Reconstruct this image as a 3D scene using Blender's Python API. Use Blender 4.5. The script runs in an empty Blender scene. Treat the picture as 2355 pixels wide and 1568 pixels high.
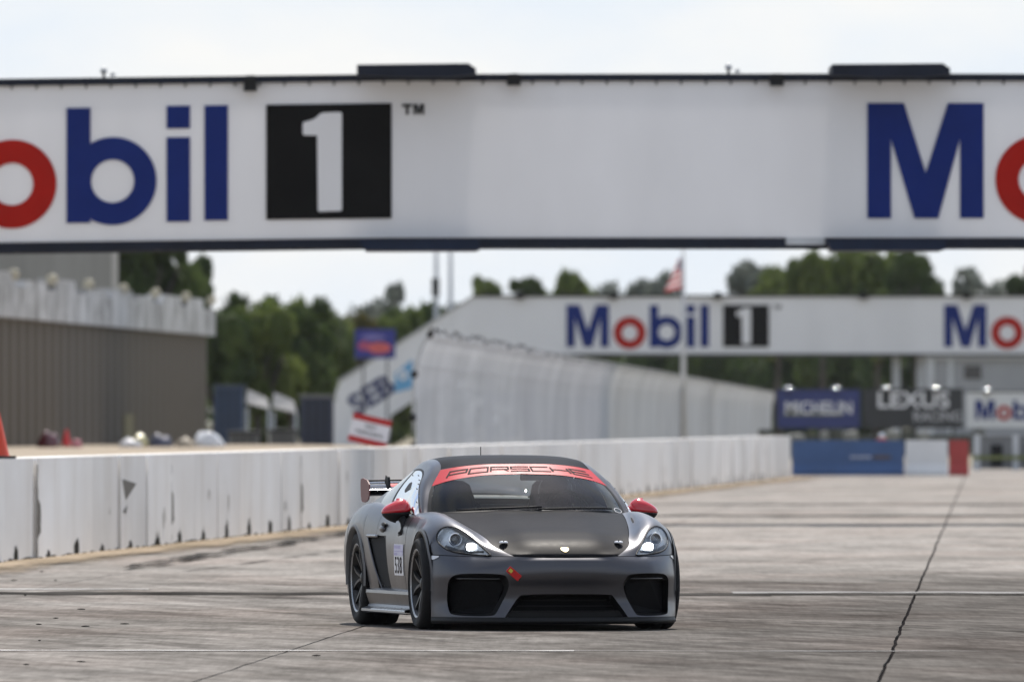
import bpy, bmesh, math, random
import numpy as np
from mathutils import Vector, Matrix, Euler, noise as mnoise

random.seed(7)
RNG = np.random.default_rng(7)
scene = bpy.context.scene
COL = scene.collection
R = math.radians

# ------------------------------------------------------------------ camera
FPX = 32694.0      # focal length in pixels of a 2354 px wide frame
CX, HY, CAM_H = 1177.0, 967.0, 1.485
cam_d = bpy.data.cameras.new("camera")
cam = bpy.data.objects.new("camera", cam_d)
COL.objects.link(cam)
cam_d.sensor_width = 36.0
cam_d.lens = 500.0
cam_d.clip_start = 1.0
cam_d.clip_end = 12000.0
cam.location = (0, 0, CAM_H)
cam.rotation_euler = (math.pi / 2 + (HY - 784.0) / FPX, 0, 0)
cam_d.dof.use_dof = True
cam_d.dof.focus_distance = 101.6
cam_d.dof.aperture_fstop = 6.8
cam_d.dof.aperture_blades = 9
scene.camera = cam

# ------------------------------------------------------------------ sky and sun
SUN_EL, SUN_AZ = R(56), R(5)
world = bpy.data.worlds.new("World")
scene.world = world
world.use_nodes = True
wn, wl = world.node_tree.nodes, world.node_tree.links
wn.clear()
w_out = wn.new("ShaderNodeOutputWorld")
w_bg = wn.new("ShaderNodeBackground")
w_sky = wn.new("ShaderNodeTexSky")
w_sky.sky_type = 'NISHITA'
w_sky.sun_disc = False
w_sky.sun_elevation = SUN_EL
w_sky.sun_rotation = SUN_AZ
w_sky.air_density = 1.0
w_sky.dust_density = 0.7
w_sky.ozone_density = 1.0
w_bg.inputs[1].default_value = 0.15
# thin bright cloud over the whole dome
w_tc = wn.new("ShaderNodeTexCoord")
w_map = wn.new("ShaderNodeMapping")
w_map.inputs[3].default_value = (1.0, 1.0, 3.0)
w_nz = wn.new("ShaderNodeTexNoise")
w_nz.inputs["Scale"].default_value = 2.6
w_nz.inputs["Detail"].default_value = 7.0
w_nz.inputs["Roughness"].default_value = 0.6
w_rmp = wn.new("ShaderNodeValToRGB")
w_rmp.color_ramp.elements[0].position = 0.40
w_rmp.color_ramp.elements[0].color = (0.04, 0.04, 0.04, 1)
w_rmp.color_ramp.elements[1].position = 0.58
w_rmp.color_ramp.elements[1].color = (0.85, 0.85, 0.85, 1)
# milky haze thickening towards the horizon all round
w_sep = wn.new("ShaderNodeSeparateXYZ")
w_hz = wn.new("ShaderNodeMapRange")
w_hz.interpolation_type = 'SMOOTHSTEP'
w_hz.inputs[1].default_value = 0.0
w_hz.inputs[2].default_value = 0.42
w_hz.inputs[3].default_value = 0.97
w_hz.inputs[4].default_value = 0.0
w_max = wn.new("ShaderNodeMath")
w_max.operation = 'MAXIMUM'
w_mix = wn.new("ShaderNodeMixRGB")
w_mix.inputs[2].default_value = (5.35, 5.48, 5.62, 1)
w_nz2 = wn.new("ShaderNodeTexNoise")
w_nz2.inputs["Scale"].default_value = 34.0
w_nz2.inputs["Detail"].default_value = 6.0
w_map2 = wn.new("ShaderNodeMapping")
w_map2.inputs[3].default_value = (1.0, 1.0, 2.2)
w_col = wn.new("ShaderNodeValToRGB")
w_col.color_ramp.elements[0].position = 0.40
w_col.color_ramp.elements[0].color = (4.85, 5.25, 5.75, 1)
w_col.color_ramp.elements[1].position = 0.62
w_col.color_ramp.elements[1].color = (5.62, 5.66, 5.66, 1)
wl.new(w_tc.outputs["Generated"], w_map2.inputs[0])
wl.new(w_map2.outputs[0], w_nz2.inputs["Vector"])
wl.new(w_nz2.outputs["Fac"], w_col.inputs[0])
wl.new(w_col.outputs[0], w_mix.inputs[2])
wl.new(w_tc.outputs["Generated"], w_map.inputs[0])
wl.new(w_map.outputs[0], w_nz.inputs["Vector"])
wl.new(w_nz.outputs["Fac"], w_rmp.inputs[0])
wl.new(w_tc.outputs["Generated"], w_sep.inputs[0])
wl.new(w_sep.outputs[2], w_hz.inputs[0])
wl.new(w_hz.outputs[0], w_max.inputs[0])
wl.new(w_rmp.outputs[0], w_max.inputs[1])
wl.new(w_max.outputs[0], w_mix.inputs[0])
wl.new(w_sky.outputs[0], w_mix.inputs[1])
wl.new(w_mix.outputs[0], w_bg.inputs[0])
wl.new(w_bg.outputs[0], w_out.inputs[0])

sun_d = bpy.data.lights.new("sun", 'SUN')
sun_d.energy = 4.9
sun_d.angle = R(0.6)
sun_d.color = (1.0, 0.935, 0.85)
sun = bpy.data.objects.new("sun", sun_d)
COL.objects.link(sun)
sdir = Vector((math.sin(SUN_AZ) * math.cos(SUN_EL), math.cos(SUN_AZ) * math.cos(SUN_EL), math.sin(SUN_EL)))
sun.rotation_euler = sdir.to_track_quat('Z', 'Y').to_euler()

scene.view_settings.view_transform = 'Standard'
scene.view_settings.look = 'None'
scene.view_settings.exposure = 0.16
scene.view_settings.gamma = 1.0
scene.view_settings.use_curve_mapping = False
scene.cycles.use_denoising = True
scene.cycles.max_bounces = 10
scene.cycles.transparent_max_bounces = 24

# ------------------------------------------------------------------ helpers
def W(px, py, d):
    """a point d metres down the track that the photograph shows near (px, py)"""
    return Vector(((px - CX) / FPX * d, d, CAM_H + (HY - py) / FPX * d))

def WX(px, d):
    return (px - CX) / FPX * d

def WZ(py, d):
    return CAM_H + (HY - py) / FPX * d

_mats = {}
def mat(name, color, rough=0.6, metal=0.0, var=0.0, vscale=3.0, coat=0.0, bump=0.0, bscale=40.0,
        emit=None, stretch=None, color2=None, trans=0.0, spec=0.5, detail=5.0, coat_rough=0.08):
    if name in _mats:
        return _mats[name]
    m = bpy.data.materials.new(name)
    m.use_nodes = True
    n, l = m.node_tree.nodes, m.node_tree.links
    b = n["Principled BSDF"]
    b.inputs["Base Color"].default_value = (*color, 1)
    b.inputs["Roughness"].default_value = rough
    b.inputs["Metallic"].default_value = metal
    b.inputs["Specular IOR Level"].default_value = spec
    b.inputs["Coat Weight"].default_value = coat
    b.inputs["Coat Roughness"].default_value = coat_rough
    if var > 0 or color2 is not None or bump > 0:
        tc = n.new("ShaderNodeTexCoord")
        mp = n.new("ShaderNodeMapping")
        mp.inputs[3].default_value = stretch or (1, 1, 1)
        l.new(tc.outputs["Object"], mp.inputs[0])
    if var > 0 or color2 is not None:
        nz = n.new("ShaderNodeTexNoise")
        nz.inputs["Scale"].default_value = vscale
        nz.inputs["Detail"].default_value = detail
        nz.inputs["Roughness"].default_value = 0.62
        l.new(mp.outputs[0], nz.inputs["Vector"])
        rp = n.new("ShaderNodeValToRGB")
        rp.color_ramp.elements[0].position = 0.32
        rp.color_ramp.elements[1].position = 0.68
        c2 = color2 if color2 is not None else tuple(min(1, c * (1 + var)) for c in color)
        c1 = color if color2 is not None else tuple(c * (1 - var) for c in color)
        rp.color_ramp.elements[0].color = (*c1, 1)
        rp.color_ramp.elements[1].color = (*c2, 1)
        l.new(nz.outputs["Fac"], rp.inputs[0])
        l.new(rp.outputs[0], b.inputs["Base Color"])
        mr = n.new("ShaderNodeMapRange")
        mr.inputs[3].default_value = max(0.02, rough - 0.06)
        mr.inputs[4].default_value = min(1.0, rough + 0.06)
        l.new(nz.outputs["Fac"], mr.inputs[0])
        l.new(mr.outputs[0], b.inputs["Roughness"])
    if bump > 0:
        n2 = n.new("ShaderNodeTexNoise")
        n2.inputs["Scale"].default_value = bscale
        n2.inputs["Detail"].default_value = 4.0
        l.new(mp.outputs[0], n2.inputs["Vector"])
        bp = n.new("ShaderNodeBump")
        bp.inputs["Strength"].default_value = bump
        bp.inputs["Distance"].default_value = 0.02
        l.new(n2.outputs["Fac"], bp.inputs["Height"])
        l.new(bp.outputs[0], b.inputs["Normal"])
    if emit:
        b.inputs["Emission Color"].default_value = (*emit[0], 1)
        b.inputs["Emission Strength"].default_value = emit[1]
    if trans > 0:
        tr = n.new("ShaderNodeBsdfTranslucent")
        if var > 0 or color2 is not None:
            l.new(rp.outputs[0], tr.inputs[0])
        else:
            tr.inputs[0].default_value = (*color, 1)
        mx = n.new("ShaderNodeMixShader")
        mx.inputs[0].default_value = trans
        l.new(b.outputs[0], mx.inputs[1])
        l.new(tr.outputs[0], mx.inputs[2])
        l.new(mx.outputs[0], n["Material Output"].inputs[0])
    _mats[name] = m
    return m

def thin_glass(name, tint, ior=1.5, rough=0.01, film=0.0):
    if name in _mats:
        return _mats[name]
    m = bpy.data.materials.new(name)
    m.use_nodes = True
    n, l = m.node_tree.nodes, m.node_tree.links
    n.remove(n["Principled BSDF"])
    tr = n.new("ShaderNodeBsdfTransparent")
    tr.inputs[0].default_value = (*tint, 1)
    gl = n.new("ShaderNodeBsdfGlossy")
    gl.inputs[0].default_value = (1, 1, 1, 1)
    gl.inputs["Roughness"].default_value = rough
    fr = n.new("ShaderNodeFresnel")
    fr.inputs[0].default_value = ior
    mx = n.new("ShaderNodeMixShader")
    if film > 0:
        mx.inputs[0].default_value = film
    else:
        l.new(fr.outputs[0], mx.inputs[0])
    l.new(tr.outputs[0], mx.inputs[1])
    l.new(gl.outputs[0], mx.inputs[2])
    l.new(mx.outputs[0], n["Material Output"].inputs[0])
    _mats[name] = m
    return m

def link(o, parent=None):
    COL.objects.link(o)
    if parent is not None:
        o.parent = parent
    return o

def mesh_obj(name, verts, faces, material, parent=None, smooth=False):
    me = bpy.data.meshes.new(name)
    me.from_pydata([tuple(v) for v in verts], [], [tuple(f) for f in faces])
    if smooth:
        me.polygons.foreach_set("use_smooth", [True] * len(me.polygons))
    me.materials.append(material)
    me.update()
    return link(bpy.data.objects.new(name, me), parent)

def bm_obj(name, bm, material, parent=None, smooth=False, recalc=True):
    if recalc:
        bmesh.ops.recalc_face_normals(bm, faces=bm.faces)
    me = bpy.data.meshes.new(name)
    bm.to_mesh(me)
    bm.free()
    if smooth:
        me.polygons.foreach_set("use_smooth", [True] * len(me.polygons))
    me.materials.append(material)
    return link(bpy.data.objects.new(name, me), parent)

def share(name, me, parent=None, loc=(0, 0, 0), rot=(0, 0, 0), scale=(1, 1, 1)):
    o = bpy.data.objects.new(name, me)
    o.location, o.rotation_euler, o.scale = loc, rot, scale
    return link(o, parent)

def empty(name, loc=(0, 0, 0), rz=0.0, parent=None):
    o = bpy.data.objects.new(name, None)
    o.location = loc
    o.rotation_euler = (0, 0, rz)
    o.empty_display_size = 0.2
    return link(o, parent)

def tag(o, label=None, cat=None, group=None, kind=None):
    if label: o["label"] = label
    if cat: o["category"] = cat
    if group: o["group"] = group
    if kind: o["kind"] = kind
    return o

def add_box(bm, lo, hi, M=None):
    vs = [bm.verts.new((x, y, z)) for x in (lo[0], hi[0]) for y in (lo[1], hi[1]) for z in (lo[2], hi[2])]
    if M is not None:
        for v in vs:
            v.co = M @ v.co
    for f in ((0, 1, 3, 2), (4, 6, 7, 5), (0, 4, 5, 1), (2, 3, 7, 6), (0, 2, 6, 4), (1, 5, 7, 3)):
        bm.faces.new([vs[i] for i in f])
    return vs

def box(name, lo, hi, material, parent=None, bevel=0.0, M=None):
    bm = bmesh.new()
    add_box(bm, lo, hi, M)
    if bevel > 0:
        bmesh.ops.bevel(bm, geom=bm.edges[:], offset=bevel, segments=2, affect='EDGES', profile=0.6)
    return bm_obj(name, bm, material, parent)

def add_tube(bm, pts, r, seg=8, caps=True, radii=None):
    pts = [Vector(p) for p in pts]
    rings = []
    up = Vector((0, 0, 1))
    for i, p in enumerate(pts):
        a = pts[max(0, i - 1)]
        b = pts[min(len(pts) - 1, i + 1)]
        t = (b - a).normalized()
        s = t.cross(up)
        if s.length < 1e-4:
            s = t.cross(Vector((1, 0, 0)))
        s.normalize()
        w = s.cross(t).normalized()
        rr = radii[i] if radii else r
        rings.append([bm.verts.new(p + s * (rr * math.cos(k * 2 * math.pi / seg)) + w * (rr * math.sin(k * 2 * math.pi / seg)))
                      for k in range(seg)])
    for a, b in zip(rings, rings[1:]):
        for k in range(seg):
            bm.faces.new((a[k], a[(k + 1) % seg], b[(k + 1) % seg], b[k]))
    if caps:
        bm.faces.new(rings[0][::-1])
        bm.faces.new(rings[-1])
    return rings

def tube(name, pts, r, material, parent=None, seg=8, radii=None):
    bm = bmesh.new()
    add_tube(bm, pts, r, seg, True, radii)
    return bm_obj(name, bm, material, parent, smooth=True)

def add_lathe(bm, prof, seg=40, axis='X', center=(0, 0, 0), close=False):
    """prof: list of (radius, along)"""
    c = Vector(center)
    rings = []
    for r_, a in prof:
        ring = []
        for k in range(seg):
            th = 2 * math.pi * k / seg
            u, v = r_ * math.cos(th), r_ * math.sin(th)
            if axis == 'X': p = (a, u, v)
            elif axis == 'Y': p = (u, a, v)
            else: p = (u, v, a)
            ring.append(bm.verts.new(c + Vector(p)))
        rings.append(ring)
    n = len(rings)
    for i in range(n if close else n - 1):
        a, b = rings[i], rings[(i + 1) % n]
        for k in range(seg):
            bm.faces.new((a[k], a[(k + 1) % seg], b[(k + 1) % seg], b[k]))
    return rings

def lathe(name, prof, material, parent=None, seg=40, axis='X', center=(0, 0, 0), close=False, smooth=True):
    bm = bmesh.new()
    add_lathe(bm, prof, seg, axis, center, close)
    return bm_obj(name, bm, material, parent, smooth=smooth)

def plate_bm(poly, y0, y1, holes=None, xf=None):
    """extrude an (x,z) polygon between y0 and y1"""
    bm = bmesh.new()
    f = [bm.verts.new((x, y0, z)) for x, z in poly]
    b = [bm.verts.new((x, y1, z)) for x, z in poly]
    bm.faces.new(f)
    bm.faces.new(b[::-1])
    n = len(poly)
    for i in range(n):
        bm.faces.new((f[i], b[i], b[(i + 1) % n], f[(i + 1) % n]))
    if xf is not None:
        bmesh.ops.transform(bm, matrix=xf, verts=bm.verts)
    return bm

def ring_bm(cx, cz, ro, ri, y0, y1, seg=48, a0=0.0, a1=2 * math.pi, xf=None):
    bm = bmesh.new()
    full = abs(a1 - a0 - 2 * math.pi) < 1e-6
    m = seg if full else seg + 1
    V = []
    for k in range(m):
        a = a0 + (a1 - a0) * k / seg
        c, s = math.cos(a), math.sin(a)
        V.append([bm.verts.new((cx + r_ * c, y, cz + r_ * s)) for r_, y in ((ri, y0), (ro, y0), (ro, y1), (ri, y1))])
    for k in range(seg):
        p, q = V[k], V[(k + 1) % m]
        for j in range(4):
            bm.faces.new((p[j], q[j], q[(j + 1) % 4], p[(j + 1) % 4]))
    if not full:
        bm.faces.new(V[0]); bm.faces.new(V[-1][::-1])
    if xf is not None:
        bmesh.ops.transform(bm, matrix=xf, verts=bm.verts)
    return bm

def text_obj(name, s, size, material, parent=None, M=None, extrude=0.003, offset=0.0, align='CENTER', xs=1.0):
    cu = bpy.data.curves.new(name, 'FONT')
    cu.body = s
    cu.size = size
    cu.extrude = extrude
    cu.offset = offset
    cu.align_x = align
    cu.align_y = 'CENTER'
    cu.resolution_u = 4
    tmp = bpy.data.objects.new(name + "_tmp", cu)
    COL.objects.link(tmp)
    dg = bpy.context.evaluated_depsgraph_get()
    me = bpy.data.meshes.new_from_object(tmp.evaluated_get(dg))
    bpy.data.objects.remove(tmp)
    bpy.data.curves.remove(cu)
    T = Matrix.Rotation(math.pi / 2, 4, 'X') @ Matrix.Diagonal((xs, 1, 1, 1))   # stand the text up, facing -Y
    me.transform((M or Matrix.Identity(4)) @ T)
    me.materials.clear()
    me.materials.append(material)
    me.name = name
    return link(bpy.data.objects.new(name, me), parent)

# ------------------------------------------------------------------ materials of the place
def concrete_material():
    m = bpy.data.materials.new("track_concrete")
    m.use_nodes = True
    n, l = m.node_tree.nodes, m.node_tree.links
    b = n["Principled BSDF"]
    geo = n.new("ShaderNodeNewGeometry")
    def nz(scale, detail, rough, stretch=(1, 1, 1), dist=0.0):
        mp = n.new("ShaderNodeMapping")
        mp.inputs[3].default_value = stretch
        l.new(geo.outputs["Position"], mp.inputs[0])
        t = n.new("ShaderNodeTexNoise")
        t.inputs["Scale"].default_value = scale
        t.inputs["Detail"].default_value = detail
        t.inputs["Roughness"].default_value = rough
        t.inputs["Distortion"].default_value = dist
        l.new(mp.outputs[0], t.inputs["Vector"])
        return t.outputs["Fac"]
    def streak(slope, along, across, detail, rough, dist):
        m1 = n.new("ShaderNodeMapping"); m1.inputs[2].default_value = (0, 0, math.atan(slope))
        l.new(geo.outputs["Position"], m1.inputs[0])
        m2 = n.new("ShaderNodeMapping"); m2.inputs[3].default_value = (along, across, 1)
        l.new(m1.outputs[0], m2.inputs[0])
        t = n.new("ShaderNodeTexNoise"); t.inputs["Scale"].default_value = 1.0
        t.inputs["Detail"].default_value = detail; t.inputs["Roughness"].default_value = rough; t.inputs["Distortion"].default_value = dist
        l.new(m2.outputs[0], t.inputs["Vector"])
        return t.outputs["Fac"]
    def ramp(src, p0, c0, p1, c1):
        r = n.new("ShaderNodeValToRGB")
        r.color_ramp.elements[0].position = p0
        r.color_ramp.elements[1].position = p1
        r.color_ramp.elements[0].color = (*c0, 1)
        r.color_ramp.elements[1].color = (*c1, 1)
        l.new(src, r.inputs[0])
        return r.outputs[0]
    def mul(a, c, f=1.0, mode='MULTIPLY'):
        x = n.new("ShaderNodeMixRGB")
        x.blend_type = mode
        x.inputs[0].default_value = f
        l.new(a, x.inputs[1]); l.new(c, x.inputs[2])
        return x.outputs[0]
    base = ramp(nz(0.16, 6, 0.6, (1, 0.5, 1)), 0.35, (0.30, 0.282, 0.262), 0.65, (0.40, 0.378, 0.354))
    tint = ramp(nz(0.35, 4, 0.55, (1, 0.35, 1)), 0.45, (1, 1, 1), 0.72, (1.05, 0.985, 0.965))
    blot = ramp(nz(0.9, 7, 0.72, (1, 0.22, 1), 0.6), 0.34, (0.52, 0.52, 0.52), 0.54, (1, 1, 1))
    fine = ramp(nz(4.0, 8, 0.8, (1, 0.10, 1)), 0.34, (0.78, 0.78, 0.78), 0.62, (1.05, 1.05, 1.05))
    # rubber laid down where cars slide across the slabs: long thin smears across the lane
    rub = ramp(streak(5.0, 0.10, 2.2, 8, 0.72, 0.5), 0.38, (0.60, 0.595, 0.595), 0.62, (1, 1, 1))
    rub2 = ramp(streak(1.6, 0.16, 1.5, 8, 0.74, 0.6), 0.36, (0.66, 0.655, 0.655), 0.62, (1.04, 1.04, 1.04))
    rub3 = ramp(streak(-3.0, 0.12, 2.8, 6, 0.7, 0.5), 0.32, (0.72, 0.715, 0.71), 0.58, (1.03, 1.03, 1.03))
    # the rubbered corner exit: nearer slabs carry more of it
    sep = n.new("ShaderNodeSeparateXYZ"); l.new(geo.outputs["Position"], sep.inputs[0])
    ad = n.new("ShaderNodeMath"); ad.operation = 'MULTIPLY_ADD'
    l.new(nz(0.10, 3, 0.6, (1, 0.6, 1)), ad.inputs[0]); ad.inputs[1].default_value = -60.0; l.new(sep.outputs[1], ad.inputs[2])
    mr = n.new("ShaderNodeMapRange"); mr.interpolation_type = 'SMOOTHSTEP'
    mr.inputs[1].default_value = 85.0; mr.inputs[2].default_value = 128.0
    mr.inputs[3].default_value = 1.0; mr.inputs[4].default_value = 0.30
    l.new(ad.outputs[0], mr.inputs[0])
    def mulf(a_, c_):
        x = n.new("ShaderNodeMixRGB"); x.blend_type = 'MULTIPLY'
        l.new(mr.outputs[0], x.inputs[0]); l.new(a_, x.inputs[1]); l.new(c_, x.inputs[2])
        return x.outputs[0]
    grain = ramp(nz(16.0, 5, 0.8, (1, 0.028, 1)), 0.33, (0.78, 0.78, 0.77), 0.62, (1.07, 1.07, 1.07))
    c = mul(mul(mul(mul(base, tint), blot, 0.7), fine, 0.7), grain, 0.8)
    c = mulf(mulf(mul(c, rub3, 0.6), rub), rub2)
    # dark rubbered patch to the right of the racing line
    ax = n.new("ShaderNodeMath"); ax.operation = 'MULTIPLY_ADD'
    l.new(nz(0.30, 5, 0.65, (1, 0.25, 1), 0.4), ax.inputs[0]); ax.inputs[1].default_value = 7.0; l.new(sep.outputs[0], ax.inputs[2])
    mx_ = n.new("ShaderNodeMapRange"); mx_.interpolation_type = 'SMOOTHSTEP'
    mx_.inputs[1].default_value = 0.5; mx_.inputs[2].default_value = 7.0; mx_.inputs[3].default_value = 0.08; mx_.inputs[4].default_value = 0.85
    l.new(ax.outputs[0], mx_.inputs[0])
    my_ = n.new("ShaderNodeMapRange"); my_.interpolation_type = 'SMOOTHSTEP'
    my_.inputs[1].default_value = 78.0; my_.inputs[2].default_value = 112.0; my_.inputs[3].default_value = 1.0; my_.inputs[4].default_value = 0.0
    l.new(ad.outputs[0], my_.inputs[0])
    pm = n.new("ShaderNodeMath"); pm.operation = 'MULTIPLY'; l.new(mx_.outputs[0], pm.inputs[0]); l.new(my_.outputs[0], pm.inputs[1])
    xx = n.new("ShaderNodeMixRGB"); xx.blend_type = 'MULTIPLY'; xx.inputs[2].default_value = (0.40, 0.395, 0.395, 1)
    l.new(pm.outputs[0], xx.inputs[0]); l.new(c, xx.inputs[1])
    c = xx.outputs[0]
    l.new(c, b.inputs["Base Color"])
    b.inputs["Roughness"].default_value = 0.82
    b.inputs["Specular IOR Level"].default_value = 0.0
    bp = n.new("ShaderNodeBump")
    bp.inputs["Strength"].default_value = 0.25
    bp.inputs["Distance"].default_value = 0.01
    l.new(nz(30, 5, 0.7), bp.inputs["Height"])
    l.new(bp.outputs[0], b.inputs["Normal"])
    return m

M_CONC = concrete_material()
M_GRASS = mat("far_ground_earth", (0.16, 0.145, 0.10), 0.95, color2=(0.25, 0.215, 0.15), vscale=0.05)
M_SAND = mat("sand_verge", (0.22, 0.18, 0.13), 0.95, color2=(0.36, 0.295, 0.225), vscale=0.9, stretch=(1, 0.3, 1), bump=0.4, bscale=20, spec=0.0)
M_BANK = mat("dry_dirt_bank", (0.23, 0.185, 0.13), 0.95, color2=(0.34, 0.28, 0.21), vscale=0.25, bump=0.3, bscale=8)
M_TAR = mat("joint_tar", (0.022, 0.021, 0.022), 0.8, var=0.4, vscale=4, spec=0.0)
M_TARSTRIP = mat("tar_strip", (0.022, 0.021, 0.02), 0.75, color2=(0.085, 0.08, 0.075), vscale=1.2, stretch=(1, 0.4, 1), spec=0.0)
M_LINE = mat("worn_white_line_paint", (0.30, 0.29, 0.28), 0.75, color2=(0.66, 0.65, 0.64), vscale=1.6, stretch=(1, 0.6, 1), spec=0.0)
M_LINE2 = mat("faded_white_line_paint", (0.20, 0.195, 0.19), 0.75, color2=(0.36, 0.355, 0.35), vscale=0.8, spec=0.0)

# ------------------------------------------------------------------ ground
def sheet(name, pts, z, material, parent=None):
    return mesh_obj(name, [(x, y, z) for x, y in pts], [list(range(len(pts)))], material, parent)

ground = sheet("ground", [(-3000, -50), (3000, -50), (3000, 9000), (-3000, 9000)], -0.05, M_GRASS)
tag(ground, kind="structure")

track = empty("track", (0, 0, 0))
tag(track, "grey concrete race track of long slabs with dark joints", None, None, "structure")
bed = sheet("joint_filler", [(-40, 20), (45, 20), (45, 470), (-40, 470)], -0.022, M_TAR, track)

# longitudinal joints run at a slight angle to the view
LANE_SLOPE = 0.0335
def lane_x(k, y):
    return -1.04 + 3.9 * k + LANE_SLOPE * (y - 104.0)
Y_JOINTS = [22, 62, 122.9, 172, 222.7, 290, 365, 460]
def wob(k, y):
    return 0.010 * mnoise.noise(Vector((k * 7.3, y * 0.5, 0.0))) + 0.010 * mnoise.noise(Vector((k * 3.1, y * 2.1, 4.0)))
for k in range(-7, 9):
    for (ya, yb) in zip(Y_JOINTS, Y_JOINTS[1:]):
        n = max(4, int((yb - ya) / (0.7 if k in (-1, 0, 1) else 3.0)))
        gap = 0.010 if k in (0, 1) else 0.005
        ys = np.linspace(ya + 0.015, yb - 0.015, n)
        vs, fs = [], []
        for y in ys:
            wl_ = gap + abs(wob(k, y)) * 0.5
            wr_ = gap + abs(wob(k + 1, y + 50)) * 0.5
            c0 = wob(k, y * 0.3) * 1.2
            c1 = wob(k + 1, y * 0.3) * 1.2
            vs += [(lane_x(k, y) + c0 + wl_, y, 0.0), (lane_x(k + 1, y) + c1 - wr_, y, 0.0)]
        nn = len(ys)
        for i in range(nn - 1):
            a = 2 * i
            fs.append((a, a + 1, a + 3, a + 2))
        # recessed edges of the slab
        base = len(vs)
        vs += [(v[0], v[1], -0.02) for v in vs[:]]
        for i in range(nn - 1):
            a = 2 * i
            fs.append((a, a + 2, base + a + 2, base + a))
            fs.append((a + 3, a + 1, base + a + 1, base + a + 3))
        fs.append((0, base, base + 1, 1))
        e = 2 * (nn - 1)
        fs.append((e, e + 1, base + e + 1, base + e))
        o = mesh_obj("slab", vs, fs, M_CONC, track)

def strip(name, p0, p1, width_y, z, material, n=60, jit=0.25, parent=track):
    """painted or tarred band running across the track from p0 to p1"""
    vs, fs = [], []
    for i in range(n + 1):
        t = i / n
        x = p0[0] + (p1[0] - p0[0]) * t
        y = p0[1] + (p1[1] - p0[1]) * t
        j = jit * mnoise.noise(Vector((x * 2.3, y, 1.7)))
        j2 = jit * mnoise.noise(Vector((x * 2.9, y, 9.7)))
        vs += [(x, y - width_y / 2 + j, z), (x, y + width_y / 2 + j2, z)]
    for i in range(n):
        fs.append((2 * i, 2 * i + 2, 2 * i + 3, 2 * i + 1))
    return mesh_obj(name, vs, fs, material, parent)

strip("tar_seam", (-9.0, 122.9), (2.2, 121.6), 1.9, 0.004, M_TARSTRIP, n=220, jit=0.7)
strip("tar_seam", (2.2, 121.6), (9.0, 121.0), 0.9, 0.004, M_TARSTRIP, n=90, jit=0.6)
strip("painted_line", (-9.0, 125.6), (-3.2, 125.2), 0.5, 0.005, M_LINE, n=90, jit=0.25)
strip("painted_line", (1.9, 122.9), (16.0, 121.9), 0.9, 0.005, M_LINE2, n=120, jit=0.4)
strip("painted_line", (-9.0, 92.25), (0.4, 91.7), 0.24, 0.005, M_LINE, n=120, jit=0.10)
strip("painted_line", (0.4, 91.7), (3.2, 91.5), 0.10, 0.005, M_LINE2, n=60, jit=0.12)
strip("tar_seam", (-2.0, 222.7), (24.0, 221.5), 3.2, 0.004, M_TARSTRIP, n=120, jit=1.4)
strip("tar_seam", (2.0, 252.0), (26.0, 250.5), 3.0, 0.004, M_TARSTRIP, n=120, jit=2.0)

# rubber skid marks curving across the slabs
def rubber_material():
    m = bpy.data.materials.new("rubber_skid")
    m.use_nodes = True
    n, l = m.node_tree.nodes, m.node_tree.links
    b = n["Principled BSDF"]
    b.inputs["Base Color"].default_value = (0.03, 0.03, 0.03, 1)
    b.inputs["Roughness"].default_value = 0.8
    b.inputs["Specular IOR Level"].default_value = 0.0
    tr = n.new("ShaderNodeBsdfTransparent")
    mx = n.new("ShaderNodeMixShader")
    g = n.new("ShaderNodeNewGeometry")
    mp = n.new("ShaderNodeMapping"); mp.inputs[3].default_value = (3.0, 0.25, 1)
    t = n.new("ShaderNodeTexNoise"); t.inputs["Scale"].default_value = 1.3; t.inputs["Detail"].default_value = 6
    rp = n.new("ShaderNodeValToRGB")
    rp.color_ramp.elements[0].position = 0.38; rp.color_ramp.elements[0].color = (0, 0, 0, 1)
    rp.color_ramp.elements[1].position = 0.68; rp.color_ramp.elements[1].color = (0.5, 0.5, 0.5, 1)
    l.new(g.outputs["Position"], mp.inputs[0]); l.new(mp.outputs[0], t.inputs["Vector"])
    l.new(t.outputs["Fac"], rp.inputs[0]); l.new(rp.outputs[0], mx.inputs[0])
    l.new(tr.outputs[0], mx.inputs[1]); l.new(b.outputs[0], mx.inputs[2])
    l.new(mx.outputs[0], n["Material Output"].inputs[0])
    return m
M_SKID = rubber_material()
def skid(pts, w, z):
    n = 70
    P = [Vector((x, y, 0)) for x, y in pts]
    vs, fs = [], []
    def bez(t):
        a, b, c, d = P
        return a * (1 - t) ** 3 + b * 3 * t * (1 - t) ** 2 + c * 3 * t * t * (1 - t) + d * t ** 3
    for i in range(n + 1):
        t = i / n
        p = bez(t); q = bez(min(1, t + 0.01)) - bez(max(0, t - 0.01))
        s = Vector((-q.y, q.x, 0)).normalized()
        ww = w * (0.6 + 0.5 * mnoise.noise(p * 0.4))
        ww = max(0.04, ww) * min(1, 6 * t + 0.1, 6 * (1 - t) + 0.1)
        vs += [tuple(p + s * ww + Vector((0, 0, z))), tuple(p - s * ww + Vector((0, 0, z)))]
    for i in range(n):
        fs.append((2 * i, 2 * i + 1, 2 * i + 3, 2 * i + 2))
    mesh_obj("skid_mark", vs, fs, M_SKID, track)
rs = random.Random(3)
for q in range(3):
    skid([(-3.85, 141), (-3.55, 150), (-2.9, 166), (-1.0, 215)], 0.26, 0.0305 + q * .0006)
skid([(-3.3, 138), (-2.7, 148), (-2.0, 162), (-0.1, 200)], 0.14, 0.0092)
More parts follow.
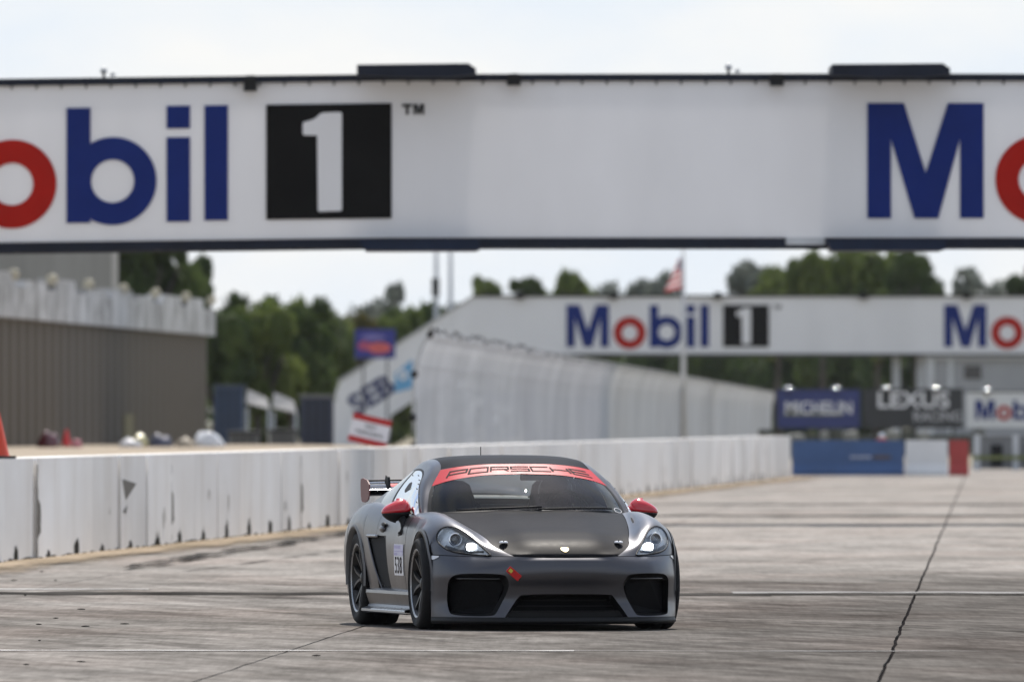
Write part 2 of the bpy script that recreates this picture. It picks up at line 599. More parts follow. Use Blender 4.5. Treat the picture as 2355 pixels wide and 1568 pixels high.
for i in range(44):
    x0 = rs.uniform(-4.0, 8.0); y0 = rs.uniform(92, 190)
    L = rs.uniform(4, 11); dy = -rs.uniform(2, 22)
    skid([(x0, y0), (x0 + L * .3, y0 + dy * .2), (x0 + L * .7, y0 + dy * .6), (x0 + L, y0 + dy)], rs.uniform(0.06, 0.22), 0.0094 + 0.0002 * i)

# scraps of rubber lying on the concrete
M_RUB = mat("rubber_scrap", (0.02, 0.02, 0.02), 0.8, var=0.3, spec=0.0)
scraps = [(170, 1456), (545, 1490), (372, 1512), (258, 1527), (570, 1532), (265, 1567), (835, 1526), (175, 1626), (540, 1619), (2115, 1604), (280, 1397), (95, 1419), (370, 1419)]
bmr = bmesh.new(); bmesh.ops.create_icosphere(bmr, subdivisions=1, radius=1.0)
for v in bmr.verts: v.co *= 0.7 + 0.5 * mnoise.noise(v.co * 2.0)
me_scrap = bpy.data.meshes.new("rubber_scrap"); bmr.to_mesh(me_scrap); bmr.free(); me_scrap.materials.append(M_RUB)
for i, (sx, sy) in enumerate(scraps):
    px, py = sx / 2.738 * 0.9416, sy * 0.9416
    d = FPX * CAM_H / max(60, (py - HY))
    o = share("rubber_scrap", me_scrap, None, (WX(px, d), d, 0.012), (0, 0, i * 1.3), (rs.uniform(0.012, 0.028), 0.05, 0.007))
    tag(o, "small black scrap of rubber lying on the concrete", "rubber scrap", "rubber scraps on the track")

# ------------------------------------------------------------------ barrier wall of concrete blocks
WX0, WY0, WX1, WY1 = -5.35, 146.0, 7.2, 368.0
def wall_x(y):
    return WX0 + (WX1 - WX0) * (y - WY0) / (WY1 - WY0)
wang = math.atan2(WX1 - WX0, WY1 - WY0)
WALL_H, WALL_T = 1.09, 0.46

def wall_paint():
    m = bpy.data.materials.new("white_wall_paint")
    m.use_nodes = True
    n, l = m.node_tree.nodes, m.node_tree.links
    b = n["Principled BSDF"]
    geo = n.new("ShaderNodeNewGeometry")
    def nz(scale, stretch, p0, c0, p1, c1, detail=6):
        mp = n.new("ShaderNodeMapping"); mp.inputs[3].default_value = stretch
        l.new(geo.outputs["Position"], mp.inputs[0])
        t = n.new("ShaderNodeTexNoise"); t.inputs["Scale"].default_value = scale
        t.inputs["Detail"].default_value = detail; t.inputs["Roughness"].default_value = 0.65
        l.new(mp.outputs[0], t.inputs["Vector"])
        r = n.new("ShaderNodeValToRGB")
        r.color_ramp.elements[0].position = p0; r.color_ramp.elements[0].color = (*c0, 1)
        r.color_ramp.elements[1].position = p1; r.color_ramp.elements[1].color = (*c1, 1)
        l.new(t.outputs["Fac"], r.inputs[0])
        return r.outputs[0]
    a = nz(0.8, (1, 0.35, 0.8), 0.3, (0.74, 0.71, 0.68), 0.7, (0.85, 0.84, 0.83))
    s = nz(1.0, (1, 0.7, 0.12), 0.28, (0.86, 0.84, 0.81), 0.50, (1, 1, 1))          # runs down the face
    c = nz(2.2, (1, 0.5, 1.6), 0.22, (0.40, 0.38, 0.34), 0.31, (1, 1, 1), 8)            # chips and scuffs
    x = None
    for k in (s, c):
        mx = n.new("ShaderNodeMixRGB"); mx.blend_type = 'MULTIPLY'; mx.inputs[0].default_value = 1
        l.new(x or a, mx.inputs[1]); l.new(k, mx.inputs[2]); x = mx.outputs[0]
    oi = n.new("ShaderNodeObjectInfo")
    mr = n.new("ShaderNodeMapRange"); mr.inputs[3].default_value = 0.86; mr.inputs[4].default_value = 1.03
    l.new(oi.outputs["Random"], mr.inputs[0])
    mv = n.new("ShaderNodeMixRGB"); mv.blend_type = 'MULTIPLY'; mv.inputs[0].default_value = 1
    l.new(x, mv.inputs[1]); l.new(mr.outputs[0], mv.inputs[2])
    l.new(mv.outputs[0], b.inputs["Base Color"])
    b.inputs["Roughness"].default_value = 0.75
    return m
M_WALL = wall_paint()
M_GRIME = mat("black_grime", (0.03, 0.03, 0.028), 0.95, color2=(0.09, 0.085, 0.075), vscale=14, spec=0.0)
M_SCUFF = mat("grey_scuff", (0.42, 0.40, 0.37), 0.9, color2=(0.70, 0.68, 0.66), vscale=7, spec=0.0)
M_SPALL = mat("bare_broken_concrete", (0.12, 0.11, 0.095), 0.95, var=0.35, vscale=9)

BL = 3.62
def block_mesh(seed, L):
    """vertical-faced block along local +Y, track face at x=0, body towards -x, with a drain slot at its foot"""
    rr = random.Random(seed)
    bm = bmesh.new()
    g = 0.045                                   # half joint
    s0 = rr.uniform(1.15, 1.5); sw = 0.34; sh = rr.uniform(0.13, 0.18)
    prof = [(g, 0), (s0, 0), (s0 + 0.04, sh * 0.75), (s0 + 0.09, sh), (s0 + sw - 0.09, sh), (s0 + sw - 0.03, sh * 0.8),
            (s0 + sw, 0), (L - g, 0), (L - g, WALL_H - 0.03), (L - g - 0.02, WALL_H), (g + 0.02, WALL_H), (g, WALL_H - 0.03)]
    f = [bm.verts.new((0, y, z)) for y, z in prof]
    b = [bm.verts.new((-WALL_T, y, z)) for y, z in prof]
    bm.faces.new(f); bm.faces.new(b[::-1])
    n = len(prof)
    for i in range(n):
        bm.faces.new((f[i], b[i], b[(i + 1) % n], f[(i + 1) % n]))
    bmesh.ops.triangulate(bm, faces=[x for x in bm.faces if len(x.verts) > 4])
    bmesh.ops.recalc_face_normals(bm, faces=bm.faces)
    # worn top edge
    for v in bm.verts:
        if v.co.z > WALL_H - 0.05:
            v.co.x += 0.012 * mnoise.noise(v.co * 3 + Vector((seed, 0, 0)))
    me = bpy.data.meshes.new("barrier_block"); bm.to_mesh(me); bm.free()
    me.materials.append(M_WALL)
    return me, s0, sw, sh
blk = [block_mesh(s, BL) for s in range(5)]
M_SLOTIN = M_GRIME
nblk = int((WY1 - WY0) / math.cos(wang) / BL)
for i in range(nblk + 1):
    y = WY0 - 2.2 + i * BL * math.cos(wang)
    me, s0, sw, sh = blk[(i * 7 + i // 3) % 5]
    root = share("barrier_block", me, None, (wall_x(y) + random.Random(i).uniform(-0.035, 0.02), y, 0), (0, 0, -wang + random.Random(i + 99).uniform(-0.003, 0.003)))
    # dirt packed in and around the drain slot
    rr = random.Random(i * 13 + 5)
    gk = rr.choice((.6, .9, 1.0, 1.1, 1.2, 1.4)); gw = rr.uniform(-.06, .12)
    vs = []; fs = []
    m = 9
    for q in range(m + 1):
        t = q / m
        yy = s0 - 0.10 - gw + (sw + 0.20 + 2 * gw) * t
        zz = (sh * .8 + rr.uniform(-0.02, 0.09)) * gk * math.sin(math.pi * (0.06 + 0.88 * t)) ** 0.3
        vs += [(0.004, yy, 0.0), (0.004, yy, zz)]
    for q in range(m):
        fs.append((2 * q, 2 * q + 2, 2 * q + 3, 2 * q + 1))
    mesh_obj("grime_stain", vs, fs, M_GRIME, root)
    # grime line along the foot
    vs = []; fs = []
    for q in range(13):
        t = q / 12
        vs += [(0.003, 0.03 + (BL - 0.06) * t, 0.0), (0.003, 0.03 + (BL - 0.06) * t, rr.uniform(0.015, 0.05))]
    for q in range(12):
        fs.append((2 * q, 2 * q + 2, 2 * q + 3, 2 * q + 1))
    mesh_obj("grime_line", vs, fs, M_GRIME, root)
    for q_ in range(rr.choice((0, 0, 0, 1, 1))):     # tyre scuffs and knocks
        y0_, z0_ = rr.uniform(.2, 2.6), rr.uniform(.12, .8)
        wd_, hd_ = rr.uniform(.10, .55), rr.uniform(.03, .16)
        pts_ = [(0.0035 + q_ * .0008, y0_ + wd_ * math.cos(a_) * rr.uniform(.5, 1), z0_ + hd_ * math.sin(a_) * rr.uniform(.4, 1)) for a_ in [k_ * 2 * math.pi / 11 for k_ in range(11)]]
        mesh_obj("scuff", pts_, [list(range(11))], M_SCUFF, root)
    if i in (2, 7, 13):                         # dark split joint with broken paint
        vs = []; fs = []
        for q in range(15):
            z = 0.02 + 1.0 * q / 14
            w_ = 0.10 * abs(mnoise.noise(Vector((i, z * 5, 0)))) + (0.16 if (0.25 < z < 0.6) else 0.03)
            vs += [(0.003, 0.02, z), (0.003, 0.02 + w_ * 2.6, z)]
        for q in range(14):
            fs.append((2 * q, 2 * q + 2, 2 * q + 3, 2 * q + 1))
        mesh_obj("broken_edge", vs, fs, M_SPALL, root)
    if i == 5:
        mesh_obj("spalled_patch", [(0.004, 0.25, 0.82), (0.004, 2.2, 0.76), (0.004, 0.7, 0.58)], [(0, 1, 2)], M_SPALL, root)
        mesh_obj("spalled_patch", [(0.004, 0.3, 0.45), (0.004, 0.9, 0.52), (0.004, 0.7, 0.42)], [(0, 1, 2)], M_SPALL, root)
    if i == 0:
        lab = "white concrete barrier block at the near end of the wall, under the orange cone"
        tag(root, lab, "barrier")
    elif i == 5:
        tag(root, "white barrier block with a dark triangular patch knocked out of its face", "barrier", "white barrier blocks of the trackside wall")
    elif i in (2, 7, 13):
        tag(root, ["white barrier block with a tall dark split, nearest the orange cone", "white barrier block with a dark leaf-shaped split edge", "white barrier block with dark broken edge, just left of the car's rear wing"][(2, 7, 13).index(i)],
            "barrier", "white barrier blocks of the trackside wall")
    else:
        tag(root, "white concrete barrier block with a grimy drain slot in the trackside wall", "barrier", "white barrier blocks of the trackside wall")

# sand swept against the foot of the wall, thinning out onto the concrete
def sand_material():
    m = M_SAND.copy(); m.name = "sand_drift"
    n, l = m.node_tree.nodes, m.node_tree.links
    b = n["Principled BSDF"]
    g = n.new("ShaderNodeNewGeometry"); sp = n.new("ShaderNodeSeparateXYZ"); l.new(g.outputs["Position"], sp.inputs[0])
    k = (WX1 - WX0) / (WY1 - WY0)
    m1 = n.new("ShaderNodeMath"); m1.operation = 'MULTIPLY_ADD'; m1.inputs[1].default_value = -k; l.new(sp.outputs[1], m1.inputs[0]); l.new(sp.outputs[0], m1.inputs[2])
    m2 = n.new("ShaderNodeMath"); m2.operation = 'SUBTRACT'; l.new(m1.outputs[0], m2.inputs[0]); m2.inputs[1].default_value = WX0 - k * WY0
    mp = n.new("ShaderNodeMapping"); mp.inputs[3].default_value = (1.6, 0.10, 1); l.new(g.outputs["Position"], mp.inputs[0])
    t = n.new("ShaderNodeTexNoise"); t.inputs["Scale"].default_value = 1.2; t.inputs["Detail"].default_value = 8; t.inputs["Roughness"].default_value = 0.7
    l.new(mp.outputs[0], t.inputs["Vector"])
    m3 = n.new("ShaderNodeMath"); m3.operation = 'MULTIPLY_ADD'; m3.inputs[1].default_value = 1.9; l.new(t.outputs["Fac"], m3.inputs[0]); l.new(m2.outputs[0], m3.inputs[2])
    mr = n.new("ShaderNodeMapRange"); mr.interpolation_type = 'SMOOTHSTEP'
    mr.inputs[1].default_value = 1.20; mr.inputs[2].default_value = 2.05; mr.inputs[3].default_value = 0.0; mr.inputs[4].default_value = 1.0
    l.new(m3.outputs[0], mr.inputs[0])
    tr = n.new("ShaderNodeBsdfTransparent"); mx = n.new("ShaderNodeMixShader")
    l.new(mr.outputs[0], mx.inputs[0]); l.new(b.outputs[0], mx.inputs[1]); l.new(tr.outputs[0], mx.inputs[2])
    l.new(mx.outputs[0], n["Material Output"].inputs[0])
    return m
vs, fs = [], []
N = 150
for i in range(N + 1):
    y = 118 + (372 - 118) * i / N
    vs += [(wall_x(y) - 0.6, y, 0.030), (wall_x(y) + 0.25, y, 0.024), (wall_x(y) + 1.8, y, 0.020)]
for i in range(N):
    a = 3 * i
    fs += [(a, a + 1, a + 4, a + 3), (a + 1, a + 2, a + 5, a + 4)]
tag(mesh_obj("sand_verge", vs, fs, sand_material(), None, True), kind="structure")

# raised dirt behind the wall
def bank_r(y):
    if y < 236: return wall_x(y) - 0.47
    return wall_x(236) - 0.47 + (-2.9 - (wall_x(236) - 0.47)) * min(1, (y - 236) / 30.0)
vs, fs = [], []
ys = np.linspace(143.9, 442, 60)
xs_t = np.linspace(0, 1, 24)
for y in ys:
    xr = bank_r(max(y, 146)); xl = -46
    for t in xs_t:
        x = xr + (xl - xr) * t
        vs.append((x, y, 0.72 + 0.05 * mnoise.noise(Vector((x * 0.2, y * 0.05, 0)))))
nx = len(xs_t)
for i in range(len(ys) - 1):
    for j in range(nx - 1):
        a = i * nx + j
        fs.append((a, a + 1, a + nx + 1, a + nx))
base = len(vs)
for i, y in enumerate(ys):
    vs.append((bank_r(max(y, 146)), y, -0.04))
for i in range(len(ys) - 1):
    fs.append((i * nx, (i + 1) * nx, base + i + 1, base + i))
b2_ = len(vs)
for j in range(nx):
    vs.append((vs[j][0], vs[j][1] - 1.2, -0.045))
for j in range(nx - 1):
    fs.append((j, b2_ + j, b2_ + j + 1, j + 1))
tag(mesh_obj("dirt_bank", vs, fs, M_BANK, None, True), kind="structure")

# ================================================================== the car
M_PAINT = mat("gunmetal_paint", (0.076, 0.076, 0.086), 0.33, metal=0.80, coat=0.16, coat_rough=0.2, var=0.03, vscale=8)
M_CARBON = mat("satin_dark_panel", (0.014, 0.014, 0.016), 0.42, metal=0.0, var=0.12, vscale=25, spec=0.5)
M_CARBON.node_tree.nodes["Principled BSDF"].inputs["IOR"].default_value = 1.09
M_BLACK = mat("black_plastic", (0.008, 0.008, 0.009), 0.55, var=0.2, vscale=30, spec=0.25)
M_BLACKGLOSS = mat("gloss_black", (0.01, 0.01, 0.011), 0.12, coat=0.6)
M_DARK = mat("dark_cavity", (0.006, 0.006, 0.007), 0.9)
M_MESHG = mat("grille_mesh", (0.007, 0.007, 0.008), 0.8, var=0.4, vscale=80, spec=0.1)
M_RED = mat("red_mirror_paint", (0.50, 0.006, 0.018), 0.22, coat=0.8, var=0.04, vscale=20)
M_REDBAN = mat("red_windscreen_banner", (0.46, 0.018, 0.032), 0.5, var=0.06, vscale=8, spec=0.22)
M_REDST = mat("red_strap_fabric", (0.42, 0.01, 0.01), 0.8, var=0.15, vscale=40)
M_YEL = mat("yellow_patch", (0.5, 0.42, 0.05), 0.7, var=0.1)
M_TYRE = mat("tyre_rubber", (0.013, 0.013, 0.014), 0.75, var=0.25, vscale=18, spec=0.25)
M_RIM = mat("satin_black_rim", (0.010, 0.010, 0.011), 0.38, metal=0.1, var=0.2, vscale=30)
M_LIP = mat("machined_rim_lip", (0.26, 0.265, 0.28), 0.28, metal=1.0, var=0.1, vscale=20)
M_CHROME = mat("chrome", (0.8, 0.8, 0.82), 0.08, metal=1.0, var=0.03)
M_DISC = mat("brake_disc_steel", (0.25, 0.25, 0.26), 0.4, metal=1.0, var=0.2, vscale=20)
M_GREYTRIM = mat("grey_arch_trim", (0.10, 0.10, 0.105), 0.45, metal=0.3, var=0.1, vscale=20)
M_LEDON = mat("lit_lamp", (1, 1, 1), 0.3, emit=((0.92, 0.96, 1.0), 9.0))
M_LAMPIN = mat("lamp_reflector", (0.80, 0.82, 0.85), 0.28, metal=0.4, var=0.22, vscale=14)
M_LAMPDK = mat("lamp_housing", (0.03, 0.032, 0.036), 0.3, var=0.3, vscale=14)
M_AMBER = mat("pale_marker_lens", (0.62, 0.62, 0.64), 0.15, coat=0.6, var=0.08, vscale=20)
M_GOLD = mat("gold_badge", (0.80, 0.62, 0.28), 0.4, metal=0.2, var=0.1, vscale=60)
M_STICK = mat("white_sticker", (0.72, 0.71, 0.72), 0.5, var=0.05, vscale=20)
M_LILAC = mat("lilac_print", (0.40, 0.36, 0.58), 0.5, var=0.1, vscale=50)
M_PRINT = mat("dark_print", (0.03, 0.018, 0.02), 0.7, spec=0.1, var=0.15, vscale=30)
M_SEAT = mat("grey_seat_shell", (0.026, 0.028, 0.030), 0.7, var=0.2, vscale=12)
M_INT = mat("interior_black", (0.010, 0.010, 0.011), 0.8, var=0.2, vscale=10, spec=0.2)
M_CAGE = mat("cage_tube_grey", (0.32, 0.34, 0.34), 0.4, var=0.08, vscale=6)
M_WSCR = thin_glass("windscreen_glass", (0.70, 0.76, 0.74), 1.30)
M_SIDEG = thin_glass("polycarbonate_window", (0.55, 0.60, 0.60), 1.5, 0.04, 0.82)
M_LENS = thin_glass("headlamp_lens", (0.93, 0.95, 0.97), 1.5)
M_PROJ = mat("projector_lens", (0.015, 0.016, 0.018), 0.04, coat=1.0, spec=0.8)
M_TAIL = mat("tail_lamp_red", (0.3, 0.005, 0.008), 0.15, coat=0.6, var=0.1)

CAR_YAW = R(10.6)
car = empty("sports_car", (0.227, 101.5, 0.0), CAR_YAW)
tag(car, "dark grey track coupe with red mirrors, black bonnet and rear wing, coming head on", "car")

def herm(knots, P, q):
    knots = np.asarray(knots, float); P = np.asarray(P, float); q = np.asarray(q, float)
    n = len(knots)
    h = np.diff(knots)
    D = (P[1:] - P[:-1]) / h.reshape((-1,) + (1,) * (P.ndim - 1))
    m = np.empty_like(P)
    m[0], m[-1] = D[0], D[-1]
    for i in range(1, n - 1):
        m[i] = (D[i - 1] * h[i] + D[i] * h[i - 1]) / (h[i - 1] + h[i])
    idx = np.clip(np.searchsorted(knots, q, side='right') - 1, 0, n - 2)
    t = ((q - knots[idx]) / h[idx]).reshape((-1,) + (1,) * (P.ndim - 1))
    hh = h[idx].reshape((-1,) + (1,) * (P.ndim - 1))
    return ((2 * t**3 - 3 * t**2 + 1) * P[idx] + (t**3 - 2 * t**2 + t) * hh * m[idx]
            + (-2 * t**3 + 3 * t**2) * P[idx + 1] + (t**3 - t**2) * hh * m[idx + 1])

def net_eval(rk, ck, NET, rq, cq):
    A = herm(rk, NET, rq)                       # (nr, ncol, 3)
    B = herm(ck, np.swapaxes(A, 0, 1), cq)      # (nc, nr, 3)
    return np.swapaxes(B, 0, 1)

def grid_bm(G, mirror=False, flip=False):
    bm = bmesh.new()
    nr, nc = G.shape[:2]
    V = [[bm.verts.new((-G[i, j, 0] if mirror else G[i, j, 0], G[i, j, 1], G[i, j, 2])) for j in range(nc)] for i in range(nr)]
    for i in range(nr - 1):
        for j in range(nc - 1):
            q = [V[i][j], V[i][j + 1], V[i + 1][j + 1], V[i + 1][j]]
            if mirror != flip:
                q.reverse()
            try:
                bm.faces.new(q)
            except ValueError:
                pass
    return bm

def merge(bm_list):
    out = bmesh.new()
    for b in bm_list:
        me = bpy.data.meshes.new("tmp"); b.to_mesh(me); b.free()
        out.from_mesh(me); bpy.data.meshes.remove(me)
    bmesh.ops.remove_doubles(out, verts=out.verts, dist=0.0008)
    return out

def cut_line(bm, a, b, ax, pred=None):
    """split faces along the line a-b drawn in the plane of axes ax"""
    i, j = ax
    d = (b[0] - a[0], b[1] - a[1])
    no = [0, 0, 0]; no[i], no[j] = -d[1], d[0]
    co = [0, 0, 0]; co[i], co[j] = a
    if pred is None:
        fs = bm.faces[:]
    else:
        fs = [f for f in bm.faces if pred(f)]
    es = {e for f in fs for e in f.edges}; vs = {v for f in fs for v in f.verts}
    bmesh.ops.bisect_plane(bm, geom=list(vs) + list(es) + fs, dist=1e-5, plane_co=co, plane_no=no)

def in_poly(x, z, poly):
    c = False
    n = len(poly)
    for k in range(n):
        x0, z0 = poly[k]; x1, z1 = poly[(k + 1) % n]
        if (z0 > z) != (z1 > z) and x < (x1 - x0) * (z - z0) / (z1 - z0) + x0:
            c = not c
    return c

def cut_poly(bm, poly, ax=(0, 2), pred=None):
    """split faces along the outline; returns faces inside"""
    i, j = ax
    xs = [p[0] for p in poly]; zs = [p[1] for p in poly]
    lo = (min(xs) - 0.03, min(zs) - 0.03); hi = (max(xs) + 0.03, max(zs) + 0.03)
    def near(f):
        if pred and not pred(f): return False
        fx = [v.co[i] for v in f.verts]; fz = [v.co[j] for v in f.verts]
        return max(fx) > lo[0] and min(fx) < hi[0] and max(fz) > lo[1] and min(fz) < hi[1]
    for k in range(len(poly)):
        a, b = poly[k], poly[(k + 1) % len(poly)]
        slo = (min(a[0], b[0]) - 0.004, min(a[1], b[1]) - 0.004); shi = (max(a[0], b[0]) + 0.004, max(a[1], b[1]) + 0.004)
        def seg_near(f):
            if not near(f): return False
            fx = [v.co[i] for v in f.verts]; fz = [v.co[j] for v in f.verts]
            return max(fx) >= slo[0] and min(fx) <= shi[0] and max(fz) >= slo[1] and min(fz) <= shi[1]
        cut_line(bm, a, b, ax, seg_near)
    res = []
    for f in bm.faces:
        if pred and not pred(f): continue
        c = f.calc_center_median()
        if in_poly(c[i], c[j], poly):
            res.append(f)
    return res

def smooth_poly(poly, n=3):
    """round an outline a little by corner cutting"""
    for _ in range(n):
        out = []
        for k in range(len(poly)):
            a, b = poly[k], poly[(k + 1) % len(poly)]
            out += [(a[0] * .75 + b[0] * .25, a[1] * .75 + b[1] * .25), (a[0] * .25 + b[0] * .75, a[1] * .25 + b[1] * .75)]
        poly = out
    return poly

# ---- body control net: rows front to back, columns centre line to sill
ROWS = [
 (-.86, [(0,-.868,.533),(.20,-.860,.531),(.375,-.832,.528),(.535,-.745,.526),(.67,-.635,.527),(.76,-.545,.53),(.835,-.45,.533),(.885,-.36,.535),(.902,-.305,.535)]),
 (-.76, [(0,-.765,.598),(.24,-.755,.594),(.465,-.705,.58),(.575,-.65,.598),(.69,-.56,.598),(.78,-.48,.59),(.848,-.405,.58),(.892,-.335,.567),(.905,-.295,.557)]),
 (-.55, [(0,-.55,.672),(.25,-.545,.668),(.515,-.52,.648),(.61,-.49,.68),(.705,-.43,.692),(.79,-.37,.672),(.853,-.33,.642),(.896,-.29,.61),(.908,-.275,.578)]),
 (-.25, [(0,-.25,.732),(.27,-.25,.729),(.568,-.25,.712),(.65,-.25,.752),(.735,-.25,.764),(.815,-.25,.738),(.872,-.25,.69),(.906,-.25,.64),(.914,-.25,.598)]),
 (0.0, [(0,0,.777),(.28,0,.775),(.605,0,.758),(.675,0,.795),(.755,0,.806),(.832,0,.782),(.884,0,.742),(.912,0,.718),(.919,0,.695)]),
 (.25, [(0,.25,.816),(.29,.25,.814),(.635,.25,.798),(.70,.25,.824),(.775,.25,.826),(.846,.25,.792),(.889,.25,.73),(.912,.25,.66),(.919,.25,.598)]),
 (.42, [(0,.42,.842),(.30,.42,.84),(.65,.42,.82),(.715,.42,.832),(.785,.42,.824),(.85,.42,.78),(.889,.42,.69),(.905,.42,.5),(.885,.42,.2)]),
 (.62, [(0,.62,.80),(.3,.62,.80),(.66,.62,.815),(.725,.62,.828),(.79,.62,.815),(.852,.62,.768),(.888,.62,.67),(.898,.62,.45),(.872,.62,.2)]),
 (1.1, [(0,1.1,.78),(.3,1.1,.78),(.68,1.1,.815),(.735,1.1,.828),(.80,1.1,.808),(.857,1.1,.755),(.89,1.1,.65),(.893,1.1,.43),(.866,1.1,.2)]),
 (1.55, [(0,1.55,.80),(.3,1.55,.80),(.69,1.55,.83),(.75,1.55,.84),(.818,1.55,.822),(.872,1.55,.768),(.902,1.55,.66),(.903,1.55,.43),(.868,1.55,.2)]),
 (1.95, [(0,1.95,.83),(.3,1.95,.83),(.70,1.95,.862),(.76,1.95,.874),(.836,1.95,.858),(.892,1.95,.80),(.922,1.95,.70),(.925,1.95,.48),(.89,1.95,.2)]),
 (2.25, [(0,2.25,.87),(.32,2.25,.87),(.70,2.25,.885),(.77,2.25,.893),(.848,2.25,.872),(.902,2.25,.815),(.930,2.25,.74),(.936,2.25,.66),(.936,2.25,.59)]),
 (2.484, [(0,2.484,.905),(.35,2.484,.90),(.69,2.484,.892),(.765,2.484,.893),(.848,2.484,.872),(.904,2.484,.815),(.930,2.484,.755),(.937,2.484,.73),(.938,2.484,.71)]),
 (2.8, [(0,2.8,.93),(.35,2.8,.925),(.66,2.8,.892),(.74,2.8,.885),(.822,2.8,.858),(.885,2.8,.80),(.918,2.8,.725),(.93,2.8,.64),(.932,2.8,.52)]),
 (3.15, [(0,3.15,.90),(.35,3.15,.895),(.60,3.15,.872),(.69,3.15,.857),(.775,3.15,.822),(.84,3.15,.755),(.88,3.15,.67),(.888,3.15,.5),(.86,3.15,.22)]),
 (3.42, [(0,3.42,.86),(.3,3.42,.857),(.53,3.42,.84),(.62,3.42,.82),(.70,3.42,.785),(.775,3.42,.72),(.82,3.42,.63),(.83,3.42,.45),(.80,3.42,.25)]),
 (3.55, [(0,3.55,.80),(.28,3.55,.80),(.48,3.55,.785),(.56,3.55,.765),(.63,3.55,.73),(.69,3.55,.68),(.73,3.55,.6),(.735,3.55,.45),(.70,3.55,.28)]),
]
RK = [r for r, _ in ROWS]
NET = np.array([p for _, p in ROWS], float)
_k = np.clip((NET[:, :, 0] - .70) / .22, 0, 1)
_f = np.clip((0.62 - NET[:, :1, 1]) / .37, 0, 1)
NET[:, :, 0] -= .030 * _k * _f
# the bonnet's leading edge dips in the middle
NET[0, 0, 2] -= .016; NET[0, 1, 2] -= .012
NET[1, 0, 2] -= .006; NET[1, 1, 2] -= .004
CK = np.array([0, 1, 2, 2.6, 3.4, 4.1, 4.8, 5.6, 6.6])
CS = 4.1                                        # shoulder column parameter
ARCHES = [(0.0, 0.33, 0.365), (2.484, 0.34, 0.372)]

def body(rq, cq):
    G = net_eval(RK, CK, NET, rq, cq)
    # carve the wheel arches by squeezing the lower flank up to the arch circle
    for (yc, zc, rad) in ARCHES:
        for i in range(G.shape[0]):
            ye = G[i, -1, 1] - yc
            if abs(ye) < rad + 1e-4 and cq[-1] > CS:
                za = zc + math.sqrt(max(0.0, rad * rad - ye * ye))
                ks = np.where(cq >= CS)[0]
                k0 = ks[0]
                zs, ze = G[i, k0, 2], G[i, -1, 2]
                if zs - ze > 1e-4:
                    G[i, ks, 2] = zs + (G[i, ks, 2] - zs) * (za - zs) / (ze - zs)
    return G

def rows_between(a, b, step=0.03):
    q = list(np.arange(a, b, step)) + [b]
    for (yc, zc, rad) in ARCHES:
        for th in np.linspace(0, math.pi, 40):
            y = yc - rad * math.cos(th)
            if a < y < b: q.append(y)
        for y in (yc - rad - 0.002, yc + rad + 0.002):
            if a < y < b: q.append(y)
    q = np.array(sorted(q))
    keep = [0]
    for i in range(1, len(q)):
        if q[i] - q[keep[-1]] > 0.0009: keep.append(i)
    return q[keep]

GAP = 0.005
def lerp(a, b, t): return a + (b - a) * t

# dark inner structure just beneath the outer panels
inner = body(rows_between(-.84, 3.5, 0.06), np.linspace(2.05, 6.6, 26))
inner_n = inner.copy()
inner_n[..., 0] = inner[..., 0] - 0.014
inner_n[..., 2] = inner[..., 2] - 0.010
bm = merge([grid_bm(inner_n), grid_bm(inner_n, True)])
bmesh.ops.delete(bm, geom=[f for f in bm.faces if f.calc_center_median().y < -.10], context="FACES")
bm_obj("inner_structure", bm, M_DARK, car, True)

# bonnet
hr = rows_between(-.86, .44, 0.03)
hc = np.linspace(0, 2, 17)
H = body(hr, hc)
H[..., 0] *= (1 - GAP / 0.55)
H[0, :, 1] += 0.004
# rolled leading edge
edge = H[:1].copy(); edge[..., 2] -= 0.012; edge[..., 1] += 0.004
H2 = np.concatenate([edge, H], 0)
# a shallow raised centre, as the panel has
crown = 0.006 * np.clip(1 - (np.abs(H2[..., 0]) / 0.34) ** 4, 0, 1)
H2[..., 2] += crown
bonnet = bm_obj("bonnet", merge([grid_bm(H2), grid_bm(H2, True)]), M_CARBON, car, True)
bonnet["label"] = "satin black front bonnet"
# dark slot under the leading edge of the bonnet
sl = []
for j in range(len(hc)):
    p = H[0, j]
    sl.append([(p[0], p[1] - 0.003, p[2] - 0.002), (p[0], p[1] - 0.006, p[2] - 0.020 - 0.006 * (1 - j / 16))])
sl = np.array(sl).transpose(1, 0, 2)
bm_obj("bonnet_gap", merge([grid_bm(sl), grid_bm(sl, True)]), M_DARK, car, True)

# front bumper: rows by height, columns centre to wheel arch
BR = [
 (.055, [(0,-.90),(.24,-.895),(.45,-.87),(.60,-.80),(.71,-.715),(.80,-.61),(.865,-.49),(.905,-.39),(.914,-.358)]),
 (.12, [(0,-.885),(.25,-.88),(.46,-.853),(.60,-.785),(.71,-.70),(.80,-.59),(.865,-.48),(.905,-.395),(.915,-.368)]),
 (.20, [(0,-.862),(.25,-.857),(.455,-.825),(.592,-.76),(.70,-.675),(.79,-.57),(.858,-.468),(.903,-.39),(.917,-.368)]),
 (.30, [(0,-.872),(.25,-.866),(.458,-.832),(.597,-.768),(.706,-.682),(.796,-.577),(.863,-.472),(.905,-.39),(.918,-.364)]),
 (.395, [(0,-.912),(.25,-.903),(.46,-.863),(.60,-.793),(.71,-.705),(.80,-.594),(.868,-.48),(.908,-.388),(.92,-.359)]),
 (.43, [(0,-.914),(.25,-.903),(.46,-.86),(.60,-.787),(.705,-.70),(.795,-.59),(.862,-.478),(.904,-.384),(.918,-.35)]),
 (.49, [(0,-.898),(.245,-.888),(.447,-.84),(.58,-.762),(.693,-.67),(.782,-.57),(.852,-.464),(.896,-.372),(.911,-.328)]),
]
bk = [z for z, _ in BR] + [.535]
